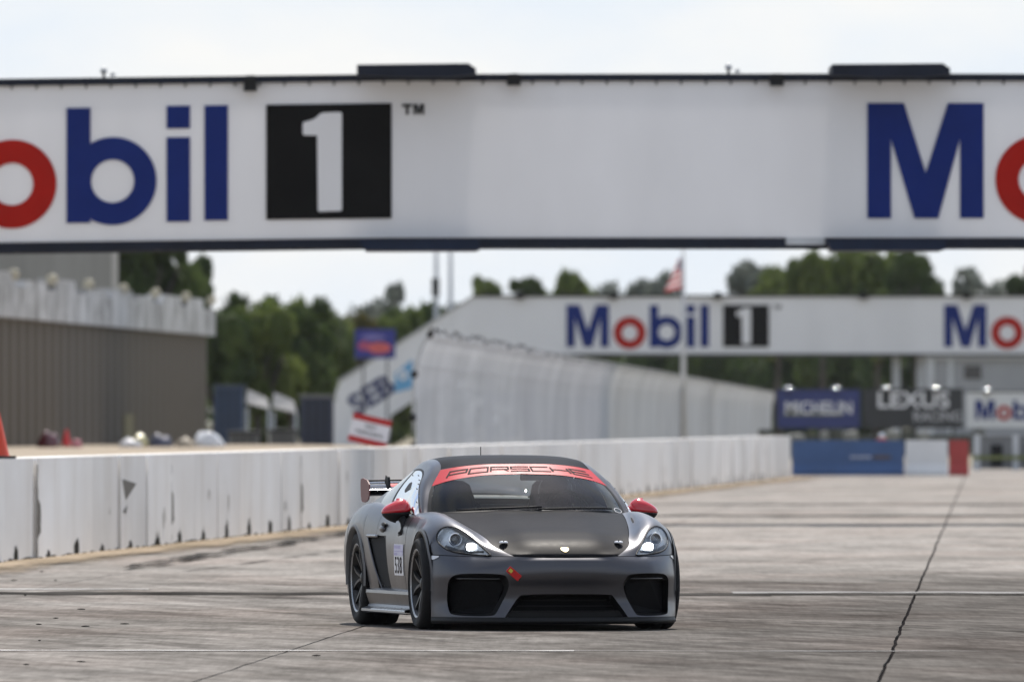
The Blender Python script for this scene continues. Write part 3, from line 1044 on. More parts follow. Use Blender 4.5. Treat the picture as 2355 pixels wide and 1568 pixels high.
BNET = np.array([[(x, y, z) for x, y in r] for z, r in BR] + [list(ROWS[0][1])], float)
BNET[:-1, :, 0] -= .032 * np.clip((BNET[:-1, :, 0] - .62) / .30, 0, 1)
BNET[-1] = NET[0]
# under the headlights the bumper runs up to the same edge the wings start from
def bumper(zq, cq): return net_eval(bk, CK, BNET, zq, cq)
bz = np.concatenate([np.linspace(.096, .40, 28), np.linspace(.41, .535 - GAP, 12)])
BG = bumper(bz, np.linspace(0, 6.6, 90))
bm = merge([grid_bm(BG), grid_bm(BG, True)])
SIDE_IN = [(.405,.30),(.425,.378),(.465,.404),(.725,.406),(.780,.384),(.800,.335),(.797,.14),(.77,.105),(.525,.102),(.497,.125)]
SIDE_IN = smooth_poly(SIDE_IN, 2)
CENT_IN = smooth_poly([(-.315,.260),(.315,.260),(.345,.240),(.455,.082),(.455,.060),(-.455,.060),(-.455,.082),(-.345,.240)], 2)
front_pred = lambda f: True
kill = []
for poly in (SIDE_IN, [(-x, z) for x, z in SIDE_IN][::-1], CENT_IN):
    fs = cut_poly(bm, poly, (0, 2))
    bmesh.ops.delete(bm, geom=fs, context='FACES')
front_bumper = bm_obj("front_bumper", bm, M_PAINT, car, True)
front_bumper["label"] = "grey front bumper with three dark intakes"

# intake ducts: walls going back from each opening and a dark mesh behind
def surf_y(x, z):
    zz = bumper([z], np.linspace(0, 6.6, 120))[0]
    return float(np.interp(abs(x), zz[:, 0], zz[:, 1]))
def duct(poly, depth, back_off):
    n = len(poly)
    vs, fs = [], []
    cx = sum(p[0] for p in poly) / n; cz = sum(p[1] for p in poly) / n
    for x, z in poly:
        y = surf_y(x, z)
        vs.append((x, y + 0.001, z))
        vs.append((cx + (x - cx) * 0.90, y + depth, cz + (z - cz) * 0.84 - 0.012))
    for k in range(n):
        a, b = 2 * k, 2 * ((k + 1) % n)
        fs.append((a, b, b + 1, a + 1))
    d = mesh_obj("intake_duct", vs, fs, M_BLACK, car, True)
    fs2 = [[2 * k + 1 for k in range(n)]]
    yb = [(vs[2 * k + 1][0], vs[2 * k + 1][1] - 0.002, vs[2 * k + 1][2]) for k in range(n)]
    mesh_obj("grille", yb, [list(range(n))], M_MESHG, d)
    return d
for poly in (SIDE_IN, [(-x, z) for x, z in SIDE_IN]):
    d = duct(poly, 0.10, 0)
    sgn = 1 if poly[0][0] > 0 else -1
    # slim vane across the top of the intake
    vpts = [(sgn * x, surf_y(x, .372) + 0.03, .368) for x in np.linspace(.47, .76, 9)]
    tube("air_vane", vpts, 0.006, M_BLACKGLOSS, d, 6)
duct(CENT_IN, 0.12, 0)
# slats in the centre grille
for zz in (.135, .175, .215):
    hw = float(np.interp(zz, [.09, .258], [.40, .30]))
    tube("grille_slat", [(x, surf_y(x, zz) + 0.075, zz) for x in np.linspace(-hw, hw, 9)], 0.005, M_BLACK, car, 6)

# splitter lip
SP = []
cq = np.linspace(0, 6.6, 60)
lo = bumper([.096], cq)[0]
for off, z in ((0.004, .0965), (0.002, .085), (-.012, .076), (-.014, .058), (0.06, .046)):
    ring = lo.copy(); ring[:, 1] += off; ring[:, 0] += (-off * 0.25) * (cq / 6.6); ring[:, 2] = z
    SP.append(ring)
SP = np.array(SP)
bm_obj("splitter_lip", merge([grid_bm(SP), grid_bm(SP, True)]), M_BLACK, car, True)

# wings (front), with the headlamp opening cut out
HEAD = [(.520,.530),(.60,.534),(.70,.545),(.775,.562),(.822,.60),(.838,.645),(.826,.690),(.795,.722),(.745,.736),(.69,.716),(.635,.668),(.575,.595),(.535,.548)]
HEAD = smooth_poly(HEAD, 1)
wr = rows_between(-.86, .615, 0.025)
wc = np.concatenate([np.linspace(2, CS, 34), np.linspace(CS, 6.6, 26)[1:]])
WG = body(wr, wc)
# sits on the bumper edge; headlamp outline drawn from the front
for sgn in (1, -1):
    bm = grid_bm(WG, sgn < 0)
    bmesh.ops.remove_doubles(bm, verts=bm.verts, dist=0.0006)
    poly = [(sgn * x, z) for x, z in HEAD]
    fs = cut_poly(bm, poly, (0, 2), lambda f: f.calc_center_median().y < 0.05)
    bmesh.ops.recalc_face_normals(bm, faces=bm.faces)
    # copy the cut-out faces into lens and lamp bowl
    vmap, vl, fl = {}, [], []
    for f in fs:
        idx = []
        for v in f.verts:
            if v.index not in vmap or True:
                key = (round(v.co.x, 5), round(v.co.y, 5), round(v.co.z, 5))
                if key not in vmap:
                    vmap[key] = len(vl); vl.append((v.co.copy(), v.normal.copy()))
                idx.append(vmap[key])
        fl.append(idx)
    bmesh.ops.delete(bm, geom=fs, context='FACES')
    wing = bm_obj("front_wing", bm, M_PAINT, car, True)
    lamp = empty("headlight", (0, 0, 0), 0, car)
    lamp["label"] = "lit headlight in the grey front wing"
    mesh_obj("lens", [v + n * 0.004 for v, n in vl], fl, M_LENS, lamp, True)
    cen = sum((v for v, n in vl), Vector()) / len(vl)
    inward = Vector((-sgn * 0.35, 0.75, -0.50)).normalized()
    bowl = []
    for v, n in vl:
        r_ = min(1.0, ((v - cen).length) / 0.17)
        dep = 0.075 * (1 - r_ ** 2.5)
        bowl.append(v + inward * (dep + 0.006))
    mesh_obj("reflector_bowl", bowl, fl, M_LAMPIN, lamp, True)
    # dark seal round the lens
    edge = [(x, z) for x, z in poly]
    from_pts = []
    def wing_y(x, z):
        best, by = 9, 0
        for v, n in vl:
            d_ = (v.x - x) ** 2 + (v.z - z) ** 2
            if d_ < best: best, by = d_, v.y
        return by
    ptsr = [Vector((x, wing_y(x, z) - 0.003, z)) for x, z in edge]
    bm2 = bmesh.new(); add_tube(bm2, ptsr + [ptsr[0]], 0.0065, 6, False)
    bm_obj("lamp_seal", bm2, M_BLACK, lamp, True)
    # projector: dark lens in a bright ring
    pc = Vector((sgn * 0.722, wing_y(sgn * .722, .642) + 0.030, .642))
    rot = Matrix.Translation(pc) @ Euler((R(-8), 0, R(8 * sgn))).to_matrix().to_4x4()
    def put(o): o.data.transform(rot); return o
    put(lathe("projector_ring", [(.034, .02), (.038, -.012), (.043, -.015), (.047, -.010), (.047, .03)], M_CHROME, lamp, 28, 'Y'))
    prof = [(.0005, -.016)] + [(.036 * math.sin(a), -.016 + .02 * (1 - math.cos(a))) for a in np.linspace(0.2, 1.5, 7)]
    put(lathe("projector_lens", prof, M_PROJ, lamp, 28, 'Y'))
    # lit inner lamp
    lc = Vector((sgn * 0.628, wing_y(sgn * .628, .588) + 0.022, .588))
    prm = [(-.042, .030), (.012, .032), (.034, .002), (.044, -.022), (-.038, -.026), (-.048, 0.0)]
    prm = smooth_poly([(-sgn * x, z) for x, z in prm], 1)
    b3 = plate_bm([(lc.x + x, lc.z + z) for x, z in prm], lc.y - 0.006, lc.y + 0.02)
    bm_obj("lit_inner_lamp", b3, M_LEDON, lamp)
    b4 = plate_bm([(lc.x + x * 1.16, lc.z + z * 1.2) for x, z in prm], lc.y + 0.001, lc.y + 0.03)
    bm_obj("inner_lamp_surround", b4, M_LAMPDK, lamp)
    # dark ledge along the bottom of the lamp
    tube("lamp_ledge", [(sgn * x, wing_y(sgn * x, z) + 0.02, z) for x, z in ((.56, .552), (.64, .553), (.72, .563), (.79, .592))], 0.012, M_LAMPDK, lamp, 8)
    # little side marker behind the bumper corner
    mk = []
    for t in np.linspace(5.05, 6.25, 8):
        col = bumper([.500, .528], np.array([t, t + 0.001]))[:, 0]
        k = 1 - abs((t - 5.75) / 0.75) ** 2 * 0.8
        mk.append([col[1] + np.array([0.003, -0.003, 0.0]), lerp(col[1], col[0], max(0.15, k)) + np.array([0.004, -0.004, 0.0])])
    mk = np.array(mk).transpose(1, 0, 2)
    bm_obj("side_marker", grid_bm(mk, sgn < 0), M_AMBER, car, True)

# doors, intakes and rear quarters
def y_d(z): return 1.25 + (z - .235) / .385 * .13
def y_q(z): return 1.56 + (z - .235) / .385 * .37
ZT = .655
SHUT = 1.70
dr = rows_between(.62 + GAP, 2.1, 0.03)
dcols = np.concatenate([np.linspace(2.55, CS, 22), np.linspace(CS, 6.45, 34)[1:]])
DG = body(dr, dcols)
qr = rows_between(1.45, 3.42, 0.03)
qcols = np.concatenate([np.linspace(0.0, 2.55, 10)[:-1], np.linspace(2.55, CS, 22), np.linspace(CS, 6.6, 34)[1:]])
QG = body(qr, qcols)
for sgn in (1, -1):
    mir = sgn < 0
    # door
    bm = grid_bm(DG, mir)
    cut_line(bm, (y_d(.235), .235), (y_d(.62), .62), (1, 2))
    cut_line(bm, (0, ZT), (1, ZT), (1, 2))
    cut_line(bm, (SHUT, 0), (SHUT, 1), (1, 2))
    cut_line(bm, (0, .262), (1, .262), (1, 2))
    kl = []
    for f in bm.faces:
        c = f.calc_center_median()
        if c.z < .262 or c.y > SHUT or (c.z < ZT and c.y > y_d(c.z)):
            kl.append(f)
    bmesh.ops.delete(bm, geom=kl, context='FACES')
    door = bm_obj("door", bm, M_PAINT, car, True)
    # black air scoop sinking inwards behind the door
    bm = grid_bm(DG, mir)
    cut_line(bm, (y_d(.235), .235), (y_d(.62), .62), (1, 2))
    cut_line(bm, (0, ZT), (1, ZT), (1, 2))
    kl = [f for f in bm.faces if f.calc_center_median().z > ZT or f.calc_center_median().z < .225
          or f.calc_center_median().y < y_d(f.calc_center_median().z) or f.calc_center_median().y > y_q(f.calc_center_median().z) + 0.12]
    bmesh.ops.delete(bm, geom=kl, context='FACES')
    for v in bm.verts:
        t = (v.co.y - y_d(v.co.z)) / (y_q(v.co.z) - y_d(v.co.z))
        t = max(0.0, min(1.3, t))
        top = min(1.0, max(0.0, (ZT - v.co.z) / 0.03))
        v.co.x -= sgn * (0.004 + 0.15 * t * t * (3 - 2 * min(t, 1)) * (0.35 + 0.65 * top))
    bm_obj("side_scoop", bm, M_BLACK, car, True)
    # rear quarter
    bm = grid_bm(QG, mir)
    cut_line(bm, (y_q(.235), .235), (y_q(.62), .62), (1, 2))
    cut_line(bm, (0, ZT + GAP), (1, ZT + GAP), (1, 2))
    cut_line(bm, (SHUT + GAP, 0), (SHUT + GAP, 1), (1, 2))
    kl = []
    for f in bm.faces:
        c = f.calc_center_median()
        if (c.z < ZT + GAP and c.y < y_q(c.z)) or c.y < SHUT + GAP or (abs(c.x) < .60 and c.y < 2.62):
            kl.append(f)
    bmesh.ops.delete(bm, geom=kl, context='FACES')
    bm_obj("rear_wing_panel", bm, M_PAINT, car, True)
    # bright folded edge of the scoop
    def flank(y, z):
        g = body(np.array([y, y + 0.001]), np.linspace(CS, 6.6, 80))[0]
        return float(np.interp(-z, -g[:, 2], g[:, 0]))
    pts = [(sgn * (flank(y_q(z), z) + 0.001), y_q(z) + 0.004, z) for z in np.linspace(.24, ZT - 0.01, 16)]
    tube("scoop_edge", pts, 0.008, M_PAINT, car, 8)
    pts = [(sgn * (flank(y, ZT) + 0.002), y, ZT - 0.004) for y in np.linspace(1.66, y_q(ZT) + .02, 8)]
    tube("scoop_brow", pts, 0.012, M_LIP, car, 8)
    # door handle with dark recess
    hx = flank(1.53, .70)
    hm = bmesh.new()
    bmesh.ops.create_uvsphere(hm, u_segments=16, v_segments=10, radius=1.0)
    for v in hm.verts:
        v.co = Vector((sgn * hx + v.co.x * 0.022, 1.53 + v.co.y * 0.085, .705 + v.co.z * 0.028))
    hd = bm_obj("door_handle", hm, M_PAINT, door, True)
    hm = bmesh.new()
    bmesh.ops.create_uvsphere(hm, u_segments=16, v_segments=10, radius=1.0)
    for v in hm.verts:
        v.co = Vector((sgn * hx + v.co.x * 0.012, 1.50 + v.co.y * 0.075, .733 + v.co.z * 0.020))
    bm_obj("handle_recess", hm, M_BLACK, door, True)
    # sill with its ledge
    prof = [(.835, .292), (.878, .276), (.902, .262), (.906, .240), (.880, .160), (.895, .140), (.938, .126), (.940, .108), (.925, .098), (.80, .098)]
    sk = []
    for y in np.linspace(.385, 2.105, 24):
        fl = 1.0 - 0.25 * max(0, (.50 - y) / .12) * 0
        sk.append([(x + 0.012 * (y - .4) / 1.7, y, z) for x, z in prof])
    bm_obj("side_skirt", grid_bm(np.array(sk), mir), M_PAINT, car, False)
    # brighter metal strip added to draw the highlight along the ledge
    sk = [[(x + 0.012 * (y - .4) / 1.7, y, z) for x, z in ((.905, .1425), (.9385, .1295), (.943, .121))] for y in np.linspace(.39, 1.72, 12)]
    bm_obj("skirt_highlight", grid_bm(np.array(sk), mir), M_LIP, car, False)
    # grey trim round the arches
    for (yc, zc, rad) in ARCHES:
        xo = .894 if yc < 1 else .940
        tr = []
        for th in np.linspace(R(-8), R(188), 50):
            c, s = math.cos(th), math.sin(th)
            inner_r, outer_r = rad - 0.008, rad + 0.024
            bul = 0.0 if abs(c) < .8 else -0.012 * (abs(c) - .8) / .2
            tr.append([(xo - .05 + bul, yc - c * (inner_r), zc + s * (inner_r)), (xo + .004 + bul, yc - c * inner_r, zc + s * inner_r),
                       (xo + .006 + bul, yc - c * (rad + .008), zc + s * (rad + .008)), (xo - .006 + bul, yc - c * outer_r, zc + s * outer_r)])
        bm_obj("arch_trim", grid_bm(np.array(tr), mir), M_GREYTRIM, car, True)
        # liner
        ln = []
        for th in np.linspace(R(-20), R(200), 36):
            c, s = math.cos(th), math.sin(th)
            ln.append([(.905, yc - c * (rad + .004), zc + s * (rad + .004)), (.58, yc - c * (rad + .004), zc + s * (rad + .004)), (.58, yc - c * .05, zc + s * .05)])
        bm_obj("wheel_liner", grid_bm(np.array(ln), mir), M_DARK, car, True)

# underfloor and tail
bm = bmesh.new()
add_box(bm, (-.42, -.80, .10), (.42, -.40, .14))
add_box(bm, (-.56, -.399, .10), (.56, .399, .14))
add_box(bm, (-.80, .40, .10), (.80, 2.08, .14))
add_box(bm, (-.56, 2.081, .10), (.56, 3.4, .14))
bm_obj("underfloor", bm, M_BLACK, car)
TR = []
last = body(np.array([3.40, 3.42]), np.linspace(0, 6.6, 40))[1]
for t in np.linspace(0, 1, 10):
    e = math.sin(t * math.pi / 2)
    ring = last.copy()
    ring[:, 1] = 3.42 + 0.15 * e
    k = 1 - 0.10 * (1 - math.cos(t * math.pi / 2))
    ring[:, 0] *= k; ring[:, 2] = .52 + (ring[:, 2] - .52) * k
    TR.append(ring)
for k in np.linspace(0.85, 0.0, 7):
    ring = TR[9].copy(); ring[:, 0] *= k; ring[:, 2] = .52 + (ring[:, 2] - .52) * k; ring[:, 1] = 3.57 + 0.02 * (1 - k)
    TR.append(ring)
TR = np.array(TR)
bm_obj("rear_bumper", merge([grid_bm(TR), grid_bm(TR, True)]), M_PAINT, car, True)
for sgn in (1, -1):
    bm = plate_bm(smooth_poly([(sgn * .42, .70), (sgn * .70, .68), (sgn * .76, .63), (sgn * .72, .59), (sgn * .46, .62)], 1), 3.50, 3.60)
    bm_obj("tail_light", bm, M_TAIL, car)
    lathe("exhaust_tip", [(.045, 3.62), (.045, 3.45), (.035, 3.45), (.035, 3.62)], M_CHROME, car, 24, 'Y', (sgn * .10, 0, .26))

# ---- greenhouse
WS = np.array([
 [(0,.33,.832),(.38,.41,.828),(.60,.53,.820),(.724,.667,.806)],
 [(0,.575,.975),(.36,.625,.966),(.585,.715,.944),(.694,.795,.910)],
 [(0,.835,1.103),(.33,.858,1.087),(.535,.90,1.050),(.640,.95,1.014)],
 [(0,1.0,1.174),(.28,1.015,1.168),(.45,1.055,1.150),(.548,1.11,1.130)],
], float)
WSK, WSC = [0, .40, .78, 1.0], [0, .5, .8, 1.0]
def wscr(v, u):
    """windscreen point: v 0 base..1 top, u -1..1 across"""
    p = net_eval(WSK, WSC, WS, [v], [abs(u)])[0, 0]
    return Vector((p[0] if u >= 0 else -p[0], p[1], p[2]))
def wnorm(v, u):
    e = 0.01
    a = wscr(min(1, v + e), u) - wscr(max(0, v - e), u)
    b = wscr(v, min(1, u + e)) - wscr(v, max(-1, u - e))
    n = b.cross(a).normalized()
    return n if n.y < 0 else -n
def wpatch(v0, v1, u0, u1, nv, nu, off):
    G = np.zeros((nv, nu, 3))
    for i, v in enumerate(np.linspace(v0, v1, nv)):
        for j, u in enumerate(np.linspace(u0, u1, nu)):
            G[i, j] = wscr(v, u) + wnorm(v, u) * off
    return G
bm_obj("windscreen", grid_bm(wpatch(0.0, 1.0, -1, 1, 22, 41, 0.0)), M_WSCR, car, True)
ban = bm_obj("windscreen_banner", grid_bm(wpatch(.775, .995, -.995, .995, 8, 41, 0.0025)), M_REDBAN, car, True)
ban["label"] = "red sun strip across the top of the windscreen with dark lettering"
# black ceramic border along base and sides of the glass
bm_obj("screen_border", merge([grid_bm(wpatch(0.0, .035, -1, 1, 3, 41, 0.002)), grid_bm(wpatch(.03, .99, .955, 1, 20, 3, 0.002)),
       grid_bm(wpatch(.03, .99, -1, -.955, 20, 3, 0.002))]), M_BLACK, car, True)
GLY = {
 'P': [((0,0),(0,1)),((0,1),(1,1)),((1,1),(1,.42)),((1,.42),(0,.42))],
 'O': [((0,0),(0,1)),((0,1),(1,1)),((1,1),(1,0)),((1,0),(0,0))],
 'R': [((0,0),(0,1)),((0,1),(1,1)),((1,1),(1,.45)),((1,.45),(0,.45)),((.72,.45),(1,0))],
 'S': [((1,1),(0,1)),((0,1),(0,.52)),((0,.52),(1,.52)),((1,.52),(1,0)),((1,0),(0,0))],
 'C': [((1,1),(0,1)),((0,1),(0,0)),((0,0),(1,0))],
 'H': [((0,0),(0,1)),((1,0),(1,1)),((0,.5),(1,.5))],
 'E': [((1,1),(0,1)),((0,1),(0,0)),((0,0),(1,0)),((0,.5),(1,.5))],
}
u0 = -.83
LW, LG, V0, VH = .205, .036, .838, .092
for ch in "PORSCHE":
    bm = bmesh.new()
    for (a, b) in GLY[ch]:
        n = 8
        tu, tv = .022, .019
        du, dv = (b[0] - a[0]), (b[1] - a[1])
        horiz = abs(du) > abs(dv) * 0.5 and abs(dv) < 0.1
        prev = None
        for k in range(n + 1):
            t = k / n
            uu = u0 + (a[0] + du * t) * LW
            vv = V0 + (a[1] + dv * t) * VH
            if horiz:
                ext = (tu / 2 if k == n else (-tu / 2 if k == 0 else 0)) * (1 if du > 0 else -1)
                pr = [(vv - tv / 2, uu + ext), (vv + tv / 2, uu + ext)]
            else:
                pr = [(vv, uu - tu / 2), (vv, uu + tu / 2)]
            cur = [bm.verts.new(wscr(min(.999, p[0]), p[1]) + wnorm(min(.999, p[0]), p[1]) * 0.0045) for p in pr]
            if prev: bm.faces.new((prev[0], cur[0], cur[1], prev[1]))
            prev = cur
    bm_obj("letter", bm, M_PRINT, ban)
    u0 += LW + LG

# roof panel between the rails
RF = np.array([
 [(0,1.004,1.177),(.28,1.019,1.171),(.45,1.059,1.153),(.546,1.114,1.133)],
 [(0,1.30,1.226),(.28,1.30,1.221),(.43,1.30,1.207),(.522,1.30,1.188)],
 [(0,1.6,1.238),(.28,1.6,1.233),(.43,1.6,1.222),(.512,1.6,1.207)],
 [(0,1.9,1.224),(.28,1.9,1.219),(.43,1.9,1.207),(.505,1.9,1.192)],
 [(0,2.2,1.178),(.27,2.2,1.173),(.42,2.2,1.158),(.497,2.2,1.138)],
], float)
RFK = [0, .3, .6, .9, 1.2]
RFG = net_eval(RFK, WSC, RF, np.linspace(0, 1.2, 26), np.linspace(0, 1, 14))
bm_obj("roof_panel", merge([grid_bm(RFG), grid_bm(RFG, True)]), M_CARBON, car, True)["label"] = "satin black roof panel"
# rear glass and engine lid
RG = np.array([
 [(0,2.2,1.176),(.27,2.2,1.171),(.42,2.2,1.156),(.497,2.2,1.136)],
 [(0,2.6,1.085),(.26,2.59,1.078),(.41,2.57,1.06),(.485,2.55,1.045)],
 [(0,3.05,.955),(.25,3.03,.95),(.38,3.0,.94),(.45,2.97,.93)],
], float)
RGG = net_eval([0, .4, .85], WSC, RG, np.linspace(0, .85, 16), np.linspace(0, 1, 12))
bm_obj("rear_window", merge([grid_bm(RGG), grid_bm(RGG, True)]), M_WSCR, car, True)
# pillars and rails: inner edge, crest, outer edge
INNER = [(.724,.667,.806),(.694,.795,.910),(.640,.95,1.014),(.548,1.11,1.130),(.524,1.30,1.187),(.514,1.6,1.206),(.507,1.9,1.191),(.499,2.2,1.137),(.487,2.55,1.044),(.452,2.97,.928)]
CREST = [(.752,.70,.822),(.726,.85,.928),(.676,1.02,1.032),(.606,1.17,1.122),(.577,1.33,1.166),(.568,1.6,1.184),(.562,1.9,1.168),(.565,2.2,1.108),(.60,2.55,1.00),(.60,2.97,.905)]
OUTER = [(.766,.735,.81),(.741,.90,.925),(.702,1.08,1.022),(.649,1.24,1.092),(.622,1.4,1.128),(.614,1.62,1.138),(.612,1.9,1.118),(.63,2.2,1.05),(.685,2.5,.95),(.70,2.85,.885)]
PK = list(range(10))
PN = np.array([INNER, CREST, OUTER], float).transpose(1, 0, 2)
PG = net_eval(PK, [0, 1, 2], PN, np.linspace(0, 9, 70), np.linspace(0, 2, 9))
# side glass from the rail down to the door shoulder
BELT = [(.782,.735,.800),(.788,.90,.802),(.793,1.08,.803),(.799,1.24,.806),(.804,1.4,.812),(.81,1.62,.822),(.812,1.9,.846),(.80,2.2,.872),(.775,2.5,.880),(.74,2.85,.875)]
def sidepatch(a, b, na, c0, c1, nc, off=0.0):
    q = np.linspace(a, b, na)
    O = herm(PK, np.array(OUTER, float), q); B_ = herm(PK, np.array(BELT, float), q)
    G = np.zeros((na, nc, 3))
    for j, t in enumerate(np.linspace(c0, c1, nc)):
        G[:, j] = O + (B_ - O) * t
        G[:, j, 0] += 0.030 * math.sin(math.pi * t) + off
    return G
for sgn in (1, -1):
    mir = sgn < 0
    bm_obj("pillar_and_rail", grid_bm(PG, mir), M_PAINT, car, True)
    sw_ = bm_obj("side_window", grid_bm(sidepatch(.06, 5.35, 50, 0.02, 1.02, 10), mir), M_SIDEG, car, True)
    bm_obj("quarter_window", grid_bm(sidepatch(5.47, 6.9, 14, 0.02, 1.02, 10), mir), M_BLACKGLOSS, car, True)
    bm_obj("window_pillar", grid_bm(sidepatch(5.33, 5.49, 4, 0.0, 1.02, 10, 0.002), mir), M_BLACK, car, True)
    bm_obj("sail_panel", grid_bm(sidepatch(6.88, 9, 20, 0.0, 1.05, 10), mir), M_PAINT, car, True)
    # black seal framing the window, rivets and a dark vent cut in it
    q = np.linspace(.05, 5.35, 50)
    fr = np.stack([sidepatch(.05, 5.4, 50, 0.0, 0.035, 2, 0.003)], 0)[0]
    bm_obj("window_seal", grid_bm(fr, mir), M_BLACK, sw_, True)
    for (qa, t) in ((.9, .12), (.9, .9), (2.0, .12), (2.0, .92), (3.0, .12), (3.0, .92), (4.0, .12), (4.2, .92), (5.0, .15), (5.0, .85), (1.4, .9), (2.4, .1)):
        p = sidepatch(qa, qa + .01, 2, t, t + .01, 2, 0.003)[0, 0]
        b_ = bmesh.new(); bmesh.ops.create_uvsphere(b_, u_segments=8, v_segments=5, radius=0.0065)
        for v in b_.verts: v.co = Vector((sgn * p[0], p[1], p[2])) + Vector((v.co.x * .4, v.co.y * 1.6, v.co.z))
        bm_obj("rivet", b_, M_BLACK, sw_, True)
    vent = sidepatch(3.6, 4.5, 12, .28, .52, 5, 0.003)
    for i in range(12):
        k = 1 - abs(i - 8) / 9.0
        mid = vent[i].mean(0)
        vent[i] = mid + (vent[i] - mid) * max(0.05, k)
    bm_obj("window_vent", grid_bm(vent, mir), M_BLACK, sw_, True)
    # mirror: red cap over black shell on a two-legged arm
    mir_e = empty("wing_mirror", (0, 0, 0), 0, car)
    mir_e["label"] = "wing mirror with red cap and black underside"
    mc = Vector((sgn * .905, .93, .838))
    def shell(zlo, zhi, name, material, grow):
        b_ = bmesh.new()
        rows = []
        for a in np.linspace(zlo, zhi, 10):
            ring = []
            for k in range(28):
                th = 2 * math.pi * k / 28
                ca, sa = math.cos(th), math.sin(th)
                rr = math.cos(a)
                x = .108 * math.copysign(abs(ca) ** .85, ca) * rr * grow
                y = (.085 * sa if sa < 0 else .055 * sa) * rr * grow
                z = .078 * math.sin(a) * grow
                z *= (1.0 + 0.22 * (-ca) * rr)            # taller towards the car
                tilt = 0.10 * ca * .108
                ring.append(b_.verts.new(mc + Vector((sgn * x, y, z - tilt))))
            rows.append(ring)
        for r0, r1 in zip(rows, rows[1:]):
            for k in range(28):
                b_.faces.new((r0[k], r0[(k + 1) % 28], r1[(k + 1) % 28], r1[k]))
        b_.faces.new(rows[0][::-1]); b_.faces.new(rows[-1])
        return bm_obj(name, b_, material, mir_e, True)
    shell(R(-8), R(89), "mirror_cap", M_RED, 1.0)
    shell(R(-89), R(-9), "mirror_shell", M_BLACK, .985)
    tube("mirror_arm", [(sgn * .84, .935, .795), (sgn * .80, .94, .745), (sgn * .835, .93, .70), (sgn * .872, .90, .665)], .02, M_BLACK, mir_e, 8, [.036, .028, .024, .030])
    tube("mirror_arm", [(sgn * .875, .90, .80), (sgn * .862, .86, .755), (sgn * .868, .82, .71), (sgn * .882, .80, .672)], .02, M_BLACK, mir_e, 8, [.034, .026, .022, .028])
    tube("mirror_foot", [(sgn * .876, .78, .668), (sgn * .878, .92, .665)], .016, M_BLACK, mir_e, 8)

# bonnet pins, badge, tow strap, wipers, aerial, washers
def hood_pt(x, y):
    g = body(np.array([y, y + .001]), np.linspace(0, 2, 40))[0]
    return float(np.interp(abs(x), g[:, 0], g[:, 2])) + 0.006
for x in (-.415, .415):
    z = hood_pt(x, -.66)
    pin = lathe("bonnet_pin", [(.0005, .010), (.018, .009), (.030, .004), (.031, -.004)], mat('bright_pin_metal', (0.8, 0.8, 0.82), 0.3, metal=0.2), car, 20, 'Z', (x, -.66, z))
    tube("pin_clip", [(x - .004, -.69, z + .010), (x + .004, -.63, z + .014)], .005, M_BLACK, pin, 6)
bz_ = hood_pt(0, -.80)
bm = bmesh.new()
sh = smooth_poly([(-.027, .030), (.027, .030), (.030, .005), (.018, -.020), (0, -.034), (-.018, -.020), (-.030, .005)], 1)
f = [bm.verts.new((x, -.80 + z * .80 - 0.004, bz_ + z * .52 + .004)) for x, z in sh]
b = [bm.verts.new((x, -.80 + z * .80, bz_ + z * .52 - .008)) for x, z in sh]
bm.faces.new(f); bm.faces.new(b[::-1])
for k in range(len(f)): bm.faces.new((f[k], b[k], b[(k + 1) % len(f)], f[(k + 1) % len(f)]))
bm_obj("bonnet_badge", bm, M_GOLD, car)
sx = -.385
sy = surf_y(.385, .42)
Ms = Matrix.Translation((sx, sy - .012, .405)) @ Matrix.Rotation(R(40), 4, 'Y')
st = box("tow_strap", (-.055, -.006, -.024), (.055, .006, .024), M_REDST, car, .004, Ms)
box("strap_patch", (-.045, -.009, -.012), (-.018, -.0065, .012), M_YEL, st, 0, Ms)
tube("strap_bolt", [Ms @ Vector((.05, -.004, 0)), Ms @ Vector((.05, .05, 0))], .012, M_BLACK, st, 8)
for x0, x1 in ((-.50, .05), (.02, .55)):
    pts = []
    for t in np.linspace(0, 1, 10):
        u = lerp(x0, x1, t) / .70
        v = .02 + .045 * t
        pts.append(wscr(v, max(-.95, min(.95, u))) + wnorm(v, u) * .016)
    tube("wiper_arm", pts, .008, M_BLACK, car, 6)
aer = lathe("aerial", [(.0005, .10), (.003, .10), (.0035, .03), (.010, .015), (.020, .0), (.022, -.012)], M_BLACK, car, 12, 'Z', (-.07, 2.10, 1.195))
# round decal in the corner of the screen
bm = bmesh.new()
for (r0, r1) in ((.040, .048), (0.0, .0)):
    if r1 == 0: continue
    V = []
    for k in range(24):
        a = 2 * math.pi * k / 24
        V.append([bm.verts.new(wscr(.085 + r_ * 1.25 * math.sin(a), .90 + r_ * 1.25 * math.cos(a)) + wnorm(.085, .90) * .004) for r_ in (r0, r1)])
    for k in range(24):
        bm.faces.new((V[k][0], V[k][1], V[(k + 1) % 24][1], V[(k + 1) % 24][0]))
bm_obj("screen_decal", bm, M_STICK, car)

